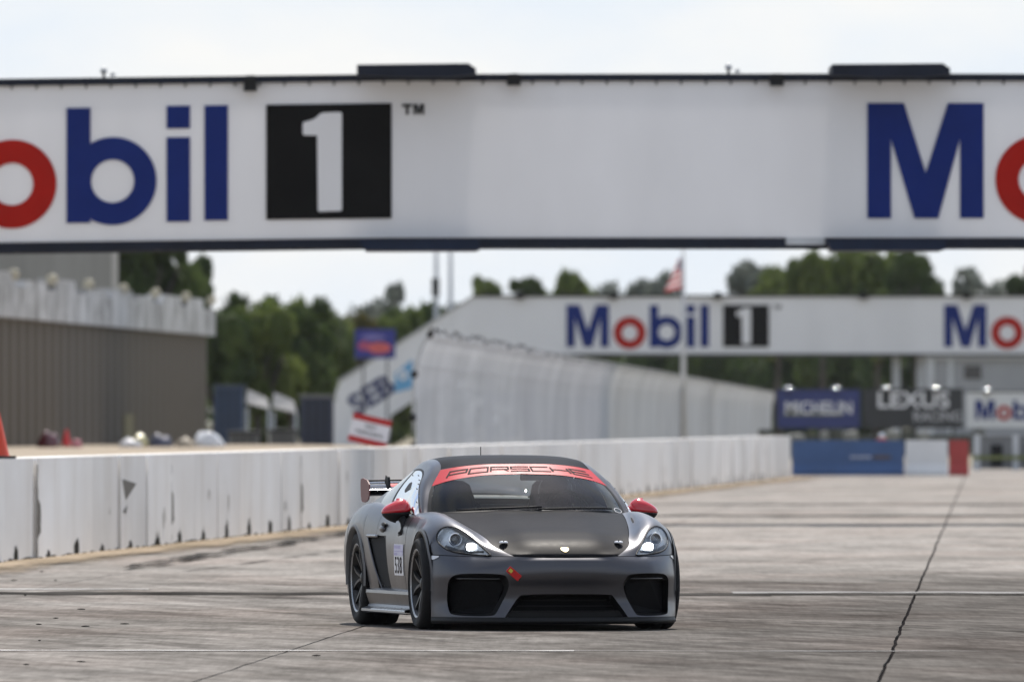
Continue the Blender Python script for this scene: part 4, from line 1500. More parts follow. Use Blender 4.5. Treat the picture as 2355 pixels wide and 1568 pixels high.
# number panel on the near door, follows the flank
def flank_pt(y, z, off):
    g = body(np.array([y, y + 0.001]), np.linspace(CS, 6.6, 80))[0]
    return Vector((-(float(np.interp(-z, -g[:, 2], g[:, 0])) + off), y, z))
def decal(name, y0, y1, z0, z1, material, off, parent, n=6):
    G = np.zeros((n, n, 3))
    for i, z in enumerate(np.linspace(z0, z1, n)):
        for j, y in enumerate(np.linspace(y0, y1, n)):
            G[i, j] = flank_pt(y, z, off)
    return bm_obj(name, grid_bm(G), material, parent, True)
np_ = decal("number_panel", .66, 1.06, .375, .60, M_STICK, .003, car, 8)
np_["label"] = "white door panel with the number 538"
decal("lilac_band", .665, 1.055, .515, .597, mat("pale_lilac", (0.55, 0.53, 0.68), 0.5, var=0.05), .0045, np_)
for (za, zb, ya, yb) in ((.568, .588, .78, 1.04), (.545, .551, .67, 1.05), (.520, .537, .90, 1.04)):
    decal("lilac_mark", ya, yb, za, zb, M_LILAC, .006, np_, 4)
def flank_text(s, yc, zc, size, stretch, material, parent):
    o = text_obj("letter", s, size, material, parent, None, 0.0, 0.001)
    for v in o.data.vertices:
        y = yc - v.co.x * stretch               # text runs from the rear forward as seen from outside
        z = zc + v.co.z
        p = flank_pt(y, z, .0065)
        v.co = p
    o.data.update()
    return o
for ch, yy in (("5", .97), ("3", .86), ("8", .75)):
    flank_text(ch, yy, .442, .17, 1.1, M_PRINT, np_)

# rear wing
WY, WZ_ = 3.28, .985
def foil(x, chord, zc, tl):
    pts = []
    for t in np.linspace(0, 1, 12):
        th = .055 * math.sqrt(t + 1e-6) * (1 - t) * 1.8
        pts.append((t, th * .6))
    for t in np.linspace(1, 0, 12)[1:-1]:
        th = .055 * math.sqrt(t + 1e-6) * (1 - t) * 1.8
        pts.append((t, -th))
    return [(x, WY + t * chord, zc + tl * t + h * chord * 4 - .03 * math.sin(math.pi * t)) for t, h in pts]
sec = []
for x in np.linspace(-.685, .685, 33):
    dip = .012 * (abs(x) / .8) ** 2
    sec.append(foil(x, .26, WZ_ - dip, .055))
sec = np.array(sec); sec = np.concatenate([sec, sec[:, :1]], 1)
rw = empty("rear_wing", (0, 0, 0), 0, car)
rw["label"] = "black rear wing with end plates on two uprights"
bm_obj("wing_blade", grid_bm(sec), M_BLACKGLOSS, rw, True)
# red strip laid on top of the blade
G = np.zeros((20, 4, 3))
for i, x in enumerate(np.linspace(-.50, .50, 20)):
    fl = foil(x, .26, WZ_ - .012 * (abs(x) / .8) ** 2, .055)
    for j, k in enumerate((4, 6, 8, 9)):
        G[i, j] = (fl[k][0], fl[k][1], fl[k][2] + .003)
bm_obj("wing_strip", grid_bm(G), M_REDBAN, rw, True)
tube("gurney_flap", [(x, WY + .262, WZ_ + .065 - .012 * (abs(x) / .8) ** 2) for x in np.linspace(-.685, .685, 17)], .007, M_BLACK, rw, 6)
for sgn in (1, -1):
    poly = smooth_poly([(-.05, .055), (.30, .085), (.32, .02), (.29, -.085), (.20, -.105), (.0, -.09), (-.05, -.04)], 1)
    bm = bmesh.new()
    a = [bm.verts.new((sgn * .687, WY + y, WZ_ + z)) for y, z in poly]
    b = [bm.verts.new((sgn * .695, WY + y, WZ_ + z)) for y, z in poly]
    bm.faces.new(a); bm.faces.new(b[::-1])
    for k in range(len(a)): bm.faces.new((a[k], b[k], b[(k + 1) % len(a)], a[(k + 1) % len(a)]))
    bm_obj("end_plate", bm, mat("end_plate_grey_pink", (0.20, 0.095, 0.09), 0.5, var=0.1, spec=0.2), rw)
    # upright, swan neck shape
    poly = [(-.10, -.16), (.06, -.16), (.10, -.06), (.12, .01), (.20, .05), (.16, .10), (.06, .085), (.02, .0)]
    bm = bmesh.new()
    a = [bm.verts.new((sgn * .52, WY + y, WZ_ + z)) for y, z in poly]
    b = [bm.verts.new((sgn * .535, WY + y, WZ_ + z)) for y, z in poly]
    bm.faces.new(a); bm.faces.new(b[::-1])
    for k in range(len(a)): bm.faces.new((a[k], b[k], b[(k + 1) % len(a)], a[(k + 1) % len(a)]))
    bm_obj("wing_upright", bm, M_BLACK, rw)

# ---- wheels
def wheel(x_out, yc, rt, width, rr, sgn):
    """outer face at x_out (positive side), mirrored by sgn"""
    e = empty("wheel", (sgn * x_out, yc, rt), 0, car)
    e.scale = (sgn, 1, 1) if sgn > 0 else (1, 1, 1)
    s = sgn
    w = width
    P = [(rr - .004, -.012), (rr + .012, -.002), (rr + .04, .004), (rt - .05, .006), (rt - .022, -.002), (rt - .008, -.016), (rt, -.04)]
    for k in range(1, 7):
        y = -.04 - (w - .08) * k / 7
        P += [(rt, y + .006), (rt - .005, y + .004), (rt - .005, y - .004), (rt, y - .006)] if k in (2, 5) else [(rt, y)]
    P += [(rt, -w + .04), (rt - .012, -w + .012), (rt - .06, -w), (rr, -w + .015)]
    lathe("tyre", [(r_, s * a) for r_, a in P], M_TYRE, e, 72)
    rim = lathe("rim", [(rr + .004, s * -.006), (rr + .004, s * -.014), (rr - .012, s * -.03), (rr - .02, s * -.09), (rr - .016, s * (-w + .02))], M_RIM, e, 64)
    lathe("rim_lip", [(rr - .006, s * -.013), (rr + .004, s * -.004), (rr + .009, s * -.005), (rr + .009, s * -.012)], M_LIP, rim, 64)
    # split spokes
    for k in range(5):
        for side in (-1, 1):
            base = 2 * math.pi * k / 5 + side * .13
            tip = 2 * math.pi * k / 5 + side * .36
            bm = bmesh.new()
            prof = []
            for t in np.linspace(0, 1, 7):
                r_ = lerp(.045, rr - .008, t)
                a = lerp(base, tip, t ** 1.3)
                wd = lerp(.020, .0125, t)
                dep = -.022 - .030 * (1 - t) ** 1.5
                c, sn = math.cos(a), math.sin(a)
                ring = []
                for (dw, dd) in ((-1, -.02), (-.55, 0), (.55, 0), (1, -.02)):
                    ring.append(bm.verts.new((s * (dep + dd), c * r_ - sn * wd * dw, sn * r_ + c * wd * dw)))
                prof.append(ring)
            for a_, b_ in zip(prof, prof[1:]):
                for q in range(3):
                    bm.faces.new((a_[q], a_[q + 1], b_[q + 1], b_[q]))
            bm_obj("spoke", bm, M_RIM, rim, False)
    lathe("hub_cap", [(.0005, s * -.035), (.028, s * -.036), (.036, s * -.044), (.062, s * -.052), (.066, s * -.075)], M_RIM, rim, 30)
    lathe("brake_disc", [(.08, s * -.10), (.175, s * -.10), (.175, s * -.13), (.08, s * -.13)], M_DISC, e, 40)
    bm = bmesh.new()
    for q in range(10):
        a = R(-50 + 100 * q / 9)
    ca = ring_bm(0, 0, .195, .115, -.03, .03, 12, R(-35), R(35))
    bmesh.ops.transform(ca, matrix=Matrix.Translation((s * -.105, 0, 0)) @ Matrix.Rotation(R(90), 4, 'Z'), verts=ca.verts)
    bm.free()
    bm_obj("brake_caliper", ca, M_BLACKGLOSS, e)
    e.scale = (1, 1, 1)
for sgn in (1, -1):
    wheel(.930, 0.0, .327, .262, .238, sgn)
    wheel(.925, 2.484, .340, .300, .243, sgn)

# ---- cabin
bm = bmesh.new()
pr = [(.50, .60), (.50, .80), (.72, .835), (.95, .82), (1.02, .74), (1.0, .55)]
a = [[bm.verts.new((x, y, z - .02 * (abs(x) / .65) ** 2)) for y, z in pr] for x in np.linspace(-.66, .66, 13)]
for r0, r1 in zip(a, a[1:]):
    for k in range(len(pr) - 1): bm.faces.new((r0[k], r0[k + 1], r1[k + 1], r1[k]))
bm_obj("dashboard", bm, M_INT, car, True)
box("cabin_floor", (-.70, .45, .145), (.70, 2.0, .16), M_INT, car)
box("rear_bulkhead", (-.68, 2.0, .15), (.68, 2.04, .86), M_INT, car)
lathe("steering_wheel", [(.168 + .013 * math.cos(t), .0 + .013 * math.sin(t)) for t in np.linspace(0, 2 * math.pi, 10)[:-1]], M_INT, car, 32, 'Y', (.36, 1.0, .80), True)
def seat(x):
    e = empty("racing_seat", (0, 0, 0), 0, car)
    back = []
    for z, y, w, wing in ((.22, 1.40, .22, .10), (.40, 1.50, .23, .14), (.60, 1.60, .235, .12), (.74, 1.66, .24, .09), (.82, 1.69, .17, .06), (.93, 1.73, .155, .10), (1.02, 1.76, .13, .09), (1.05, 1.77, .09, .05)):
        back.append([(x - w, y - wing, z), (x - w * .8, y - .02, z), (x - w * .3, y, z), (x + w * .3, y, z), (x + w * .8, y - .02, z), (x + w, y - wing, z)])
    o = bm_obj("seat_back", grid_bm(np.array(back)), M_SEAT, e, True)
    md = o.modifiers.new("thick", 'SOLIDIFY'); md.thickness = .03
    base = []
    for y, z, w, wing in ((1.0, .34, .22, .06), (1.15, .28, .23, .10), (1.35, .24, .23, .12), (1.45, .25, .22, .12)):
        base.append([(x - w, y, z + wing), (x - w * .8, y, z + .02), (x - w * .3, y, z), (x + w * .3, y, z), (x + w * .8, y, z + .02), (x + w, y, z + wing)])
    o = bm_obj("seat_base", grid_bm(np.array(base)), M_SEAT, e, True)
    md = o.modifiers.new("thick", 'SOLIDIFY'); md.thickness = .03
seat(-.36); seat(.36)
# roll cage
cage = empty("roll_cage", (0, 0, 0), 0, car)
tube("cage_hoop", [(-.64, 1.95, .2), (-.64, 1.95, .80), (-.56, 1.93, 1.08), (-.46, 1.92, 1.165), (.46, 1.92, 1.165), (.56, 1.93, 1.08), (.64, 1.95, .80), (.64, 1.95, .2)], .021, M_CAGE, cage, 10)
tube("cage_diagonal", [(-.50, 1.93, 1.14), (.58, 1.95, .35)], .019, M_INT, cage, 10)
tube("harness_bar", [(-.63, 1.94, .86), (.63, 1.94, .86)], .019, M_CAGE, cage, 10)
tube("cage_brace", [(-.42, 1.93, 1.15), (-.42, 2.9, .82)], .019, M_CAGE, cage, 10)
tube("cage_brace", [(.42, 1.93, 1.15), (.42, 2.9, .82)], .019, M_CAGE, cage, 10)
# inner rear-view mirror
box("rear_view_mirror", (.0, .90, 1.055), (.22, .93, 1.105), M_BLACK, car, .01)
# engine cover deck under the rear glass
box("engine_cover", (-.58, 2.08, .60), (.58, 3.0, .80), M_INT, car, .02)

# ================================================================== bridges and lettering
def vinyl(name, col, tr):
    return mat(name, col, 0.55, var=0.04, vscale=0.6, stretch=(1, 1, 0.3), trans=tr, bump=0.35, bscale=0.8)
M_BANNER = vinyl("white_banner_vinyl", (0.84, 0.84, 0.855), 0.20)
M_BLUE = mat("banner_blue", (0.008, 0.023, 0.150), 0.6, var=0.10, vscale=1.2, spec=0.15)
M_REDL = mat("banner_red", (0.36, 0.010, 0.005), 0.6, var=0.10, vscale=1.2, spec=0.15)
M_BLK = mat("banner_black", (0.009, 0.009, 0.009), 0.7, var=0.2, vscale=1.2, spec=0.08)
M_NAVY = mat("navy_steel", (0.012, 0.016, 0.028), 0.6, spec=0.2, var=0.25, vscale=2.0)
M_STEEL = mat("dark_steel", (0.03, 0.031, 0.034), 0.5, metal=0.4, var=0.2, vscale=3)
M_GALV = mat("galvanised_steel", (0.42, 0.43, 0.44), 0.45, metal=0.6, var=0.12, vscale=3)
M_CLEAR = mat("pale_panel", (0.50, 0.52, 0.54), 0.5, var=0.1)

def sponsor_letters(parent, x0, zt, k, y, skip=()):
    """the seven marks of the sponsor lettering; x0 = left of the first letter, zt = cap line, k = metres per photo pixel of the large bridge"""
    D = 0.02
    def X(v): return x0 + v * k
    def Z(v): return zt - v * k
    def add(bm, m): bm_obj("letter", bm, m, parent)
    def poly(pts, m, dy=0.0, name="letter"):
        bm_obj(name, plate_bm([(X(a), Z(b)) for a, b in pts], y - D - dy, y - dy), m, parent)
    if 'M' not in skip:
        poly([(0, 0), (84, 0), (134, 160), (185, 0), (267, 0), (267, 264), (213, 264), (213, 82), (163, 264), (108, 264), (54, 82), (54, 264), (0, 264)], M_BLUE)
    if 'o' not in skip:
        add(ring_bm(X(396), Z(175), 102 * k, 48.5 * k, y - D, y, 56), M_REDL)
    if 'b' not in skip:
        bm = ring_bm(X(627), Z(171), 101 * k, 49.5 * k, y - D, y, 56)
        b2 = plate_bm([(X(521), Z(2)), (X(576), Z(2)), (X(576), Z(266)), (X(521), Z(266))], y - D - 0.003, y)
        add(merge([bm, b2]), M_BLUE)
    if 'i' not in skip:
        b1 = plate_bm([(X(751), Z(0)), (X(805), Z(0)), (X(805), Z(52)), (X(751), Z(52))], y - D, y)
        b2 = plate_bm([(X(751), Z(72)), (X(805), Z(72)), (X(805), Z(266)), (X(751), Z(266))], y - D, y)
        add(merge([b1, b2]), M_BLUE)
    if 'l' not in skip:
        poly([(838, 0), (892, 0), (892, 264), (838, 264)], M_BLUE)
    if '1' not in skip:
        poly([(980, 0), (1268, 0), (1268, 264), (980, 264)], M_BLK, 0, "number_box")
        one = [(1064, 46), (1066, 41), (1080, 38), (1092, 33), (1105, 22), (1112, 20), (1150, 19), (1154, 22), (1154, 243), (1151, 246), (1102, 247), (1099, 244), (1097, 72), (1067, 71), (1064, 68)]
        poly(one, M_BANNER, D + 0.002)
        t = [(1292, 2), (1316, 2), (1316, 8), (1307, 8), (1307, 26), (1301, 26), (1301, 8), (1292, 8)]
        poly(t, M_BLK)
        t = [(1319, 26), (1319, 2), (1327, 2), (1331, 16), (1335, 2), (1343, 2), (1343, 26), (1338, 26), (1338, 9), (1333, 26), (1329, 26), (1324, 9), (1324, 26)]
        poly(t, M_BLK)

# ---- the near bridge
D1 = 205.0
K1 = D1 / FPX
br = empty("sponsor_bridge", (0, 0, 0))
tag(br, "large white banner bridge with dark chords spanning the track overhead", "bridge")
def bend(bm):
    """the span sags a little towards its left end"""
    for v in bm.verts:
        px = v.co.x / K1 + CX
        v.co.z -= K1 * max(0.0, 900 - px) * 0.0125
def bpoly(name, pts, y0, y1, m, parent=br, sub=True):
    bm = plate_bm([(WX(a, D1), WZ(b, D1)) for a, b in pts], y0, y1)
    if sub:
        bmesh.ops.bisect_plane(bm, geom=bm.verts[:] + bm.edges[:] + bm.faces[:], plane_co=(WX(900, D1), 0, 0), plane_no=(1, 0, 0), dist=1e-4)
    bend(bm)
    return bm_obj(name, bm, m, parent)
L, Rr = -700, 3050
ban1 = bpoly("banner", [(L, 188), (Rr, 186), (Rr, 546), (L, 546)], D1, D1 + 0.04, M_BANNER)
bpoly("top_chord", [(L, 171), (1180, 171), (2000, 170), (Rr, 172), (Rr, 187), (L, 187)], D1 - 0.06, D1 + 0.30, M_NAVY)
bpoly("bottom_chord", [(L, 547), (1806, 547), (1806, 569), (L, 569)], D1 - 0.06, D1 + 0.30, M_NAVY)
bpoly("bottom_chord", [(1896, 547), (Rr, 547), (Rr, 569), (1896, 569)], D1 - 0.06, D1 + 0.30, M_NAVY)
bpoly("pale_insert", [(1806, 546.5), (1896, 546.5), (1896, 563), (1806, 563)], D1 - 0.03, D1 + 0.2, M_CLEAR)
bpoly("back_chord", [(L, 171), (Rr, 171), (Rr, 185), (L, 185)], D1 + 2.2, D1 + 2.4, M_NAVY)
bpoly("back_chord", [(L, 553), (Rr, 553), (Rr, 569), (L, 569)], D1 + 2.2, D1 + 2.4, M_NAVY)
bpoly("back_banner", [(L, 190), (Rr, 190), (Rr, 546), (L, 546)], D1 + 2.30, D1 + 2.34, M_BANNER)
for q in range(12):
    px = -640 + q * 330
    bpoly("cross_tie", [(px, 556), (px + 14, 556), (px + 14, 566), (px, 566)], D1 + 0.3, D1 + 2.2, M_STEEL, br, False)
# loudspeaker-like boxes on the chords
for a, b in ((822, 1094), (1910, 2180)):
    bpoly("roof_box", [(a, 152), (b - 16, 150), (b - 6, 158), (b, 160), (b, 175), (b - 60, 181), (a + 90, 181), (a, 177)], D1 - 0.9, D1 + 1.6, M_NAVY, br, False)
for a, b in ((826, 1102), (1896, 2172)):
    bpoly("under_box", [(a, 553), (b, 553), (b, 574), (b - 10, 577), (a + 14, 577)], D1 - 0.5, D1 + 1.4, mat("navy_panel", (0.010, 0.018, 0.042), 0.5, var=0.2, vscale=2, spec=0.2), br, False)
for a, b, c, d in ((561, 591, 188, 207), (1166, 1197, 182, 198), (1769, 1801, 182, 199)):
    lb = bpoly("lamp_box", [(a, c - 8), (b, c - 8), (b, d), (a, d)], D1 - 0.35, D1 - 0.065, M_BLACK, br, False)
    bpoly("lamp_bracket", [(a + 6, 170), (b - 6, 170), (b - 6, c - 4), (a + 6, c - 4)], D1 - 0.12, D1 - 0.061, M_STEEL, lb, False)
# little cameras on top
for px in (238, 1675):
    cxw = WX(px, D1); cz = WZ(171 + (900 - px) * 0.0125 * (1 if px < 900 else 0), D1)
    cb = tube("camera_post", [(cxw, D1 + .1, cz - .02), (cxw, D1 + .1, cz + .07)], .02, M_STEEL, br, 8)
    lathe("camera_dome", [(.0005, .15), (.03, .145), (.05, .11), (.05, .08), (.035, .06)], M_GALV, cb, 14, 'Z', (cxw, D1 + .08, cz))
    lathe("camera_dome", [(.0005, .08), (.025, .075), (.035, .05), (.03, .02)], M_GALV, cb, 14, 'Z', (cxw + .13, D1 + .08, cz))
# banner eyelet ties along the top edge
bm = bmesh.new()
for q in range(64):
    px = -600 + q * 57
    add_box(bm, (WX(px - 2, D1), D1 - .03, WZ(195, D1)), (WX(px + 2, D1), D1 - .012, WZ(186, D1)))
bend(bm)
tag(bm_obj("banner_tie", bm, M_STEEL, br), kind="stuff")
sponsor_letters(br, WX(-368, D1), WZ(238, D1), K1, D1 - 0.006)
sponsor_letters(br, WX(1994, D1), WZ(238, D1), K1, D1 - 0.006, skip=('b', 'i', 'l', '1'))
for o in [c for c in br.children if c.name.split('.')[0] in ("letter", "number_box")]:
    for v in o.data.vertices:
        px = v.co.x / K1 + CX
        v.co.z -= K1 * max(0.0, 900 - px) * 0.0125
# end towers, outside the picture
for px in (-660, 3010):
    bm = bmesh.new()
    zt = WZ(160, D1)
    for dx in (-.5, .5):
        for dy in (0.1, 2.3):
            add_tube(bm, [(WX(px, D1) + dx, D1 + dy, 0), (WX(px, D1) + dx, D1 + dy, zt)], .09, 8)
    for q in range(7):
        z = q * zt / 7
        add_tube(bm, [(WX(px, D1) - .5, D1 + .1, z), (WX(px, D1) + .5, D1 + .1, z + zt / 7)], .04, 6)
        add_tube(bm, [(WX(px, D1) - .5, D1 + 2.3, z), (WX(px, D1) + .5, D1 + 2.3, z + zt / 7)], .04, 6)
    bm_obj("end_tower", bm, M_STEEL, br)

# ---- the far bridge
D2 = 684.0
K2 = D2 / FPX
b2 = empty("sponsor_bridge", (0, 0, 0))
tag(b2, "distant white banner bridge with a sloping left leg, behind the tall fence", "bridge")
def fpoly(name, pts, y0, y1, m, parent=b2):
    return bm_obj(name, plate_bm([(WX(a, D2), WZ(b, D2)) for a, b in pts], y0, y1), m, parent)
fpoly("banner", [(1088, 683), (2900, 683), (2900, 813), (1130, 813), (1040, 813), (1040, 714)], D2, D2 + 0.05, M_BANNER)
fpoly("leg_cladding", [(1039, 714), (1039, 862), (898, 955), (890, 1034), (762, 1034), (762, 890)], D2, D2 + 0.05, M_BANNER)
fpoly("top_rail", [(1088, 678), (2900, 678), (2900, 682.5), (1088, 682.5)], D2 - .1, D2 + 3, M_STEEL)
fpoly("sloping_rail", [(757, 886), (1088, 678), (1088, 682.5), (757, 890.5)], D2 - .1, D2 + 3, M_GALV)
fpoly("bottom_rail", [(1130, 813.5), (2900, 813.5), (2900, 819), (1130, 819)], D2 - .1, D2 + 3, M_STEEL)
fpoly("back_banner", [(1088, 683), (2900, 683), (2900, 813), (1130, 813), (1040, 813), (1040, 714)], D2 + 2.95, D2 + 3.0, M_BANNER)
fpoly("leg_back", [(1039, 714), (1039, 862), (898, 955), (890, 1034), (762, 1034), (762, 890)], D2 + 2.95, D2 + 3.0, M_BANNER)
for px in (1195, 1410, 1650, 1985, 2222, 2462):
    lp = fpoly("lamp_box", [(px - 9, 672), (px + 9, 672), (px + 9, 688), (px - 9, 688)], D2 - .4, D2 - .105, M_BLACK)
kk = K2 * 97 / 264.0
sponsor_letters(b2, WX(1302, D2), WZ(701, D2), kk, D2 - .006)
sponsor_letters(b2, WX(2170, D2), WZ(701, D2), kk, D2 - .006)
M_NAVL = mat("navy_print", (0.03, 0.04, 0.12), 0.5, var=0.1)
M_SKYB = mat("sky_blue_print", (0.13, 0.36, 0.60), 0.5, var=0.08)
ang = math.atan(210 / 330.0)
for ch, px, py in (("S", 822, 930), ("E", 852, 911), ("B", 884, 891)):
    Mx = Matrix.Translation((WX(px, D2), D2 - .012, WZ(py, D2))) @ Matrix.Rotation(-ang * 0.95, 4, 'Y')
    text_obj("letter", ch, 1.35, M_NAVL, b2, Mx, .008, .05, xs=1.15)
em = fpoly("emblem", [(908, 858), (948, 826), (948, 892), (908, 902)], D2 - .03, D2 - .004, M_SKYB)
bm_obj("emblem_ring", ring_bm(WX(926, D2), WZ(862, D2), .26, .10, D2 - .05, D2 - .032, 24), M_BANNER, em)

# bridge supports and the grey building under its right part
M_BLDG = mat("grey_render", (0.30, 0.31, 0.325), 0.8, var=0.08, vscale=0.5)
for i, px in enumerate((2062, 2118)):
    o = box("bridge_column", (WX(px - 9, D2), D2 + .8, 0), (WX(px + 9, D2), D2 + 1.6, WZ(820, D2)), mat("pale_column", (0.45, 0.46, 0.47), 0.7, var=0.08, vscale=1), b2)
D3 = 760.0
gb = empty("control_building", (WX(2350, D3), D3, 0))
tag(gb, "grey building with a dark window under the right part of the far bridge", "building")
def lbox(name, px0, px1, py0, py1, y0, y1, m, root, D):
    o = box(name, (WX(px0, D) - root.location.x, y0 - root.location.y, WZ(py1, D)), (WX(px1, D) - root.location.x, y1 - root.location.y, WZ(py0, D)), m, root)
    return o
lbox("wall", 2136, 2700, 824, 1030, D3, D3 + 8, M_BLDG, gb, D3)
lbox("roof", 2128, 2710, 815, 824, D3 - .3, D3 + 8.3, M_GALV, gb, D3)
w_ = lbox("window", 2216, 2256, 840, 872, D3 - .03, D3 + .1, mat("dark_window", (0.02, 0.022, 0.026), 0.15, coat=0.4), gb, D3)
lbox("window_frame", 2212, 2260, 872.2, 876, D3 - .06, D3 + .1, M_GALV, w_, D3)
lbox("corner_post", 2136, 2147, 824.5, 1030, D3 - .12, D3 - .001, M_CLEAR, gb, D3)
lbox("corner_post", 2180, 2190, 824.5, 1030, D3 - .12, D3 - .001, M_CLEAR, gb, D3)

# ================================================================== tall debris fence
def fence_mesh_mat():
    m = bpy.data.materials.new("fence_mesh_grey")
    m.use_nodes = True
    n, l = m.node_tree.nodes, m.node_tree.links
    b = n["Principled BSDF"]
    b.inputs["Roughness"].default_value = 0.6
    geo = n.new("ShaderNodeNewGeometry")
    mp = n.new("ShaderNodeMapping"); mp.inputs[3].default_value = (0.02, 0.075, 0.07)
    t = n.new("ShaderNodeTexNoise"); t.inputs["Scale"].default_value = 2.0; t.inputs["Detail"].default_value = 6
    rp = n.new("ShaderNodeValToRGB")
    rp.color_ramp.elements[0].position = 0.3; rp.color_ramp.elements[0].color = (0.36, 0.37, 0.395, 1)
    rp.color_ramp.elements[1].position = 0.7; rp.color_ramp.elements[1].color = (0.64, 0.65, 0.675, 1)
    l.new(geo.outputs["Position"], mp.inputs[0]); l.new(mp.outputs[0], t.inputs["Vector"])
    l.new(t.outputs["Fac"], rp.inputs[0]); l.new(rp.outputs[0], b.inputs["Base Color"])
    tr = n.new("ShaderNodeBsdfTransparent")
    tl = n.new("ShaderNodeBsdfTranslucent"); tl.inputs[0].default_value = (0.55, 0.56, 0.58, 1)
    m1 = n.new("ShaderNodeMixShader"); m1.inputs[0].default_value = 0.30
    mx = n.new("ShaderNodeMixShader"); mx.inputs[0].default_value = 0.10
    l.new(b.outputs[0], m1.inputs[1]); l.new(tl.outputs[0], m1.inputs[2])
    l.new(m1.outputs[0], mx.inputs[1]); l.new(tr.outputs[0], mx.inputs[2])
    l.new(mx.outputs[0], n["Material Output"].inputs[0])
    return m
M_FMESH = fence_mesh_mat()
M_FPOST = mat("fence_post_steel", (0.46, 0.465, 0.475), 0.6, metal=0.0, var=0.2, vscale=2)
FA, FB = 295.0, 947.0
fa_x, fb_x = -2.05, 17.25
fence = empty("debris_fence", (0, 0, 0))
tag(fence, "tall grey mesh debris fence with curved top receding behind the white wall", "fence")
NP = 36
PROF = [(0, 0), (0, .7), (0, 1.5), (.01, 2.2), (.06, 2.62), (.15, 2.95), (.25, 3.16), (.36, 3.28)]
fdir = Vector((fb_x - fa_x, FB - FA, 0)).normalized()
fn = Vector((fdir.y, -fdir.x, 0))
post_bm = bmesh.new(); add_tube(post_bm, [(x, 0, z) for x, z in PROF], .032, 8)
me_post = bpy.data.meshes.new("fence_post"); post_bm.to_mesh(me_post); post_bm.free(); me_post.materials.append(M_FPOST)
fang = math.atan2(fdir.y, fdir.x) - math.pi / 2
step = math.hypot(fb_x - fa_x, FB - FA) / NP
pb = bmesh.new()
vsP = []
for j in range(7):
    row = []
    for x, z in PROF[1:] if False else PROF:
        row.append(pb.verts.new((x + .05 + .03 * math.sin(j * 1.9 + z) * (0.5 if 0 < j < 6 else 0), .06 + (step - .12) * j / 6, z + .10 if z == 0 else z + (.05 * math.sin(j * 2.3) if z > 3.2 else 0))))
    vsP.append(row)
for r0, r1 in zip(vsP, vsP[1:]):
    for k in range(len(PROF) - 1):
        pb.faces.new((r0[k], r1[k], r1[k + 1], r0[k + 1]))
me_pan = bpy.data.meshes.new("mesh_panel"); pb.to_mesh(me_pan); pb.free(); me_pan.materials.append(M_FMESH)
for i in range(NP + 1):
    p = Vector((fa_x, FA, 0)) + fdir * (step * i)
    po = share("fence_post", me_post, fence, p, (0, 0, fang))
    if i < NP:
        share("mesh_panel", me_pan, fence, p, (0, 0, fang))
    # cable clamps and overhang bracket at the post
    if i < 10:
        cl = [(0, .25), (0, .95), (0, 1.55), (.03, 2.45), (.36, 3.28)] if i == 0 else [(.36, 3.28)]
        for (cx_, cz_) in cl:
            b_ = bmesh.new(); bmesh.ops.create_icosphere(b_, subdivisions=1, radius=.10 if i == 0 else .055)
            for v in b_.verts: v.co = Vector((v.co.x * .9 + cx_, v.co.y - .1, v.co.z * .95 + cz_))
            bm_obj("cable_clamp", b_, M_BLACK, po)
for z_, x_ in ((3.34, .38), (3.20, .30), (2.62, .05)):
    a = Vector((fa_x, FA, 0)) + fn * x_ + Vector((0, 0, z_)); b = Vector((fb_x, FB, 0)) + fn * x_ + Vector((0, 0, z_))
    tube("top_cable", [a, a.lerp(b, .5), b], .022, M_FPOST, fence, 6)
# small dark fittings along the near top edge
rf = random.Random(5)
for i in range(30):
    p = Vector((fa_x, FA, 0)) + fdir * (i * 2.6 + rf.uniform(-.6, .6)) + fn * .37 + Vector((0, 0, 3.33 + rf.uniform(-.03, .07)))
    b_ = bmesh.new(); add_box(b_, (-.03, -.05, -.03), (.035, .05, rf.uniform(.01, .05)))
    bmesh.ops.translate(b_, vec=p, verts=b_.verts)
    bm_obj("cable_tie", b_, M_BLACK, fence)

# ================================================================== left building with ribbed wall
M_RIB = mat("brown_ribbed_sheet", (0.072, 0.057, 0.040), 0.8, color2=(0.130, 0.107, 0.080), vscale=0.6, stretch=(0.6, 0.25, 0.15))
M_RIB2 = mat("brown_sheet_back", (0.05, 0.046, 0.04), 0.8, var=0.15, vscale=0.6)
M_FASC = mat("weathered_white_fascia", (0.17, 0.165, 0.155), 0.8, color2=(0.62, 0.62, 0.625), vscale=0.45, stretch=(1, 0.5, 1.5))
M_CREAM = mat("cream_lamp_housing", (0.42, 0.39, 0.30), 0.6, var=0.12, vscale=2)
p0 = Vector((WX(0, 420), 420, 0)); p1 = Vector((WX(475, 512), 512, 0))
dr_ = (p1 - p0).normalized()
pa = p0 - dr_ * 60
LEN = (p1 - pa).length
hall = empty("ribbed_hall", pa, math.atan2(dr_.y, dr_.x))
tag(hall, "long brown ribbed metal hall with weathered white fascia at the left", "building")
ZB, ZF, ZTOP = .0, 4.53, 5.55
box("wall", (0, .05, ZB), (LEN, 14, ZF), M_RIB2, hall)
rb = bmesh.new()
for (a, b) in ((0, 1),):
    pts = [(0, .045), (.35, -.10), (1.75, -.10), (2.1, .045)]
    lo = [rb.verts.new((x, y, ZB)) for x, y in pts]; hi = [rb.verts.new((x, y, ZF - .01)) for x, y in pts]
    for k in range(3): rb.faces.new((lo[k], lo[k + 1], hi[k + 1], hi[k]))
me_rib = bpy.data.meshes.new("rib"); rb.to_mesh(me_rib); rb.free(); me_rib.materials.append(M_RIB)
nr = int(LEN / 3.3)
for i in range(nr):
    share("rib", me_rib, hall, (i * 3.3 + .3, 0, 0))
fa = bmesh.new(); add_box(fa, (-.3, -.30, ZF), (LEN + .2, 14.2, ZF + .95))
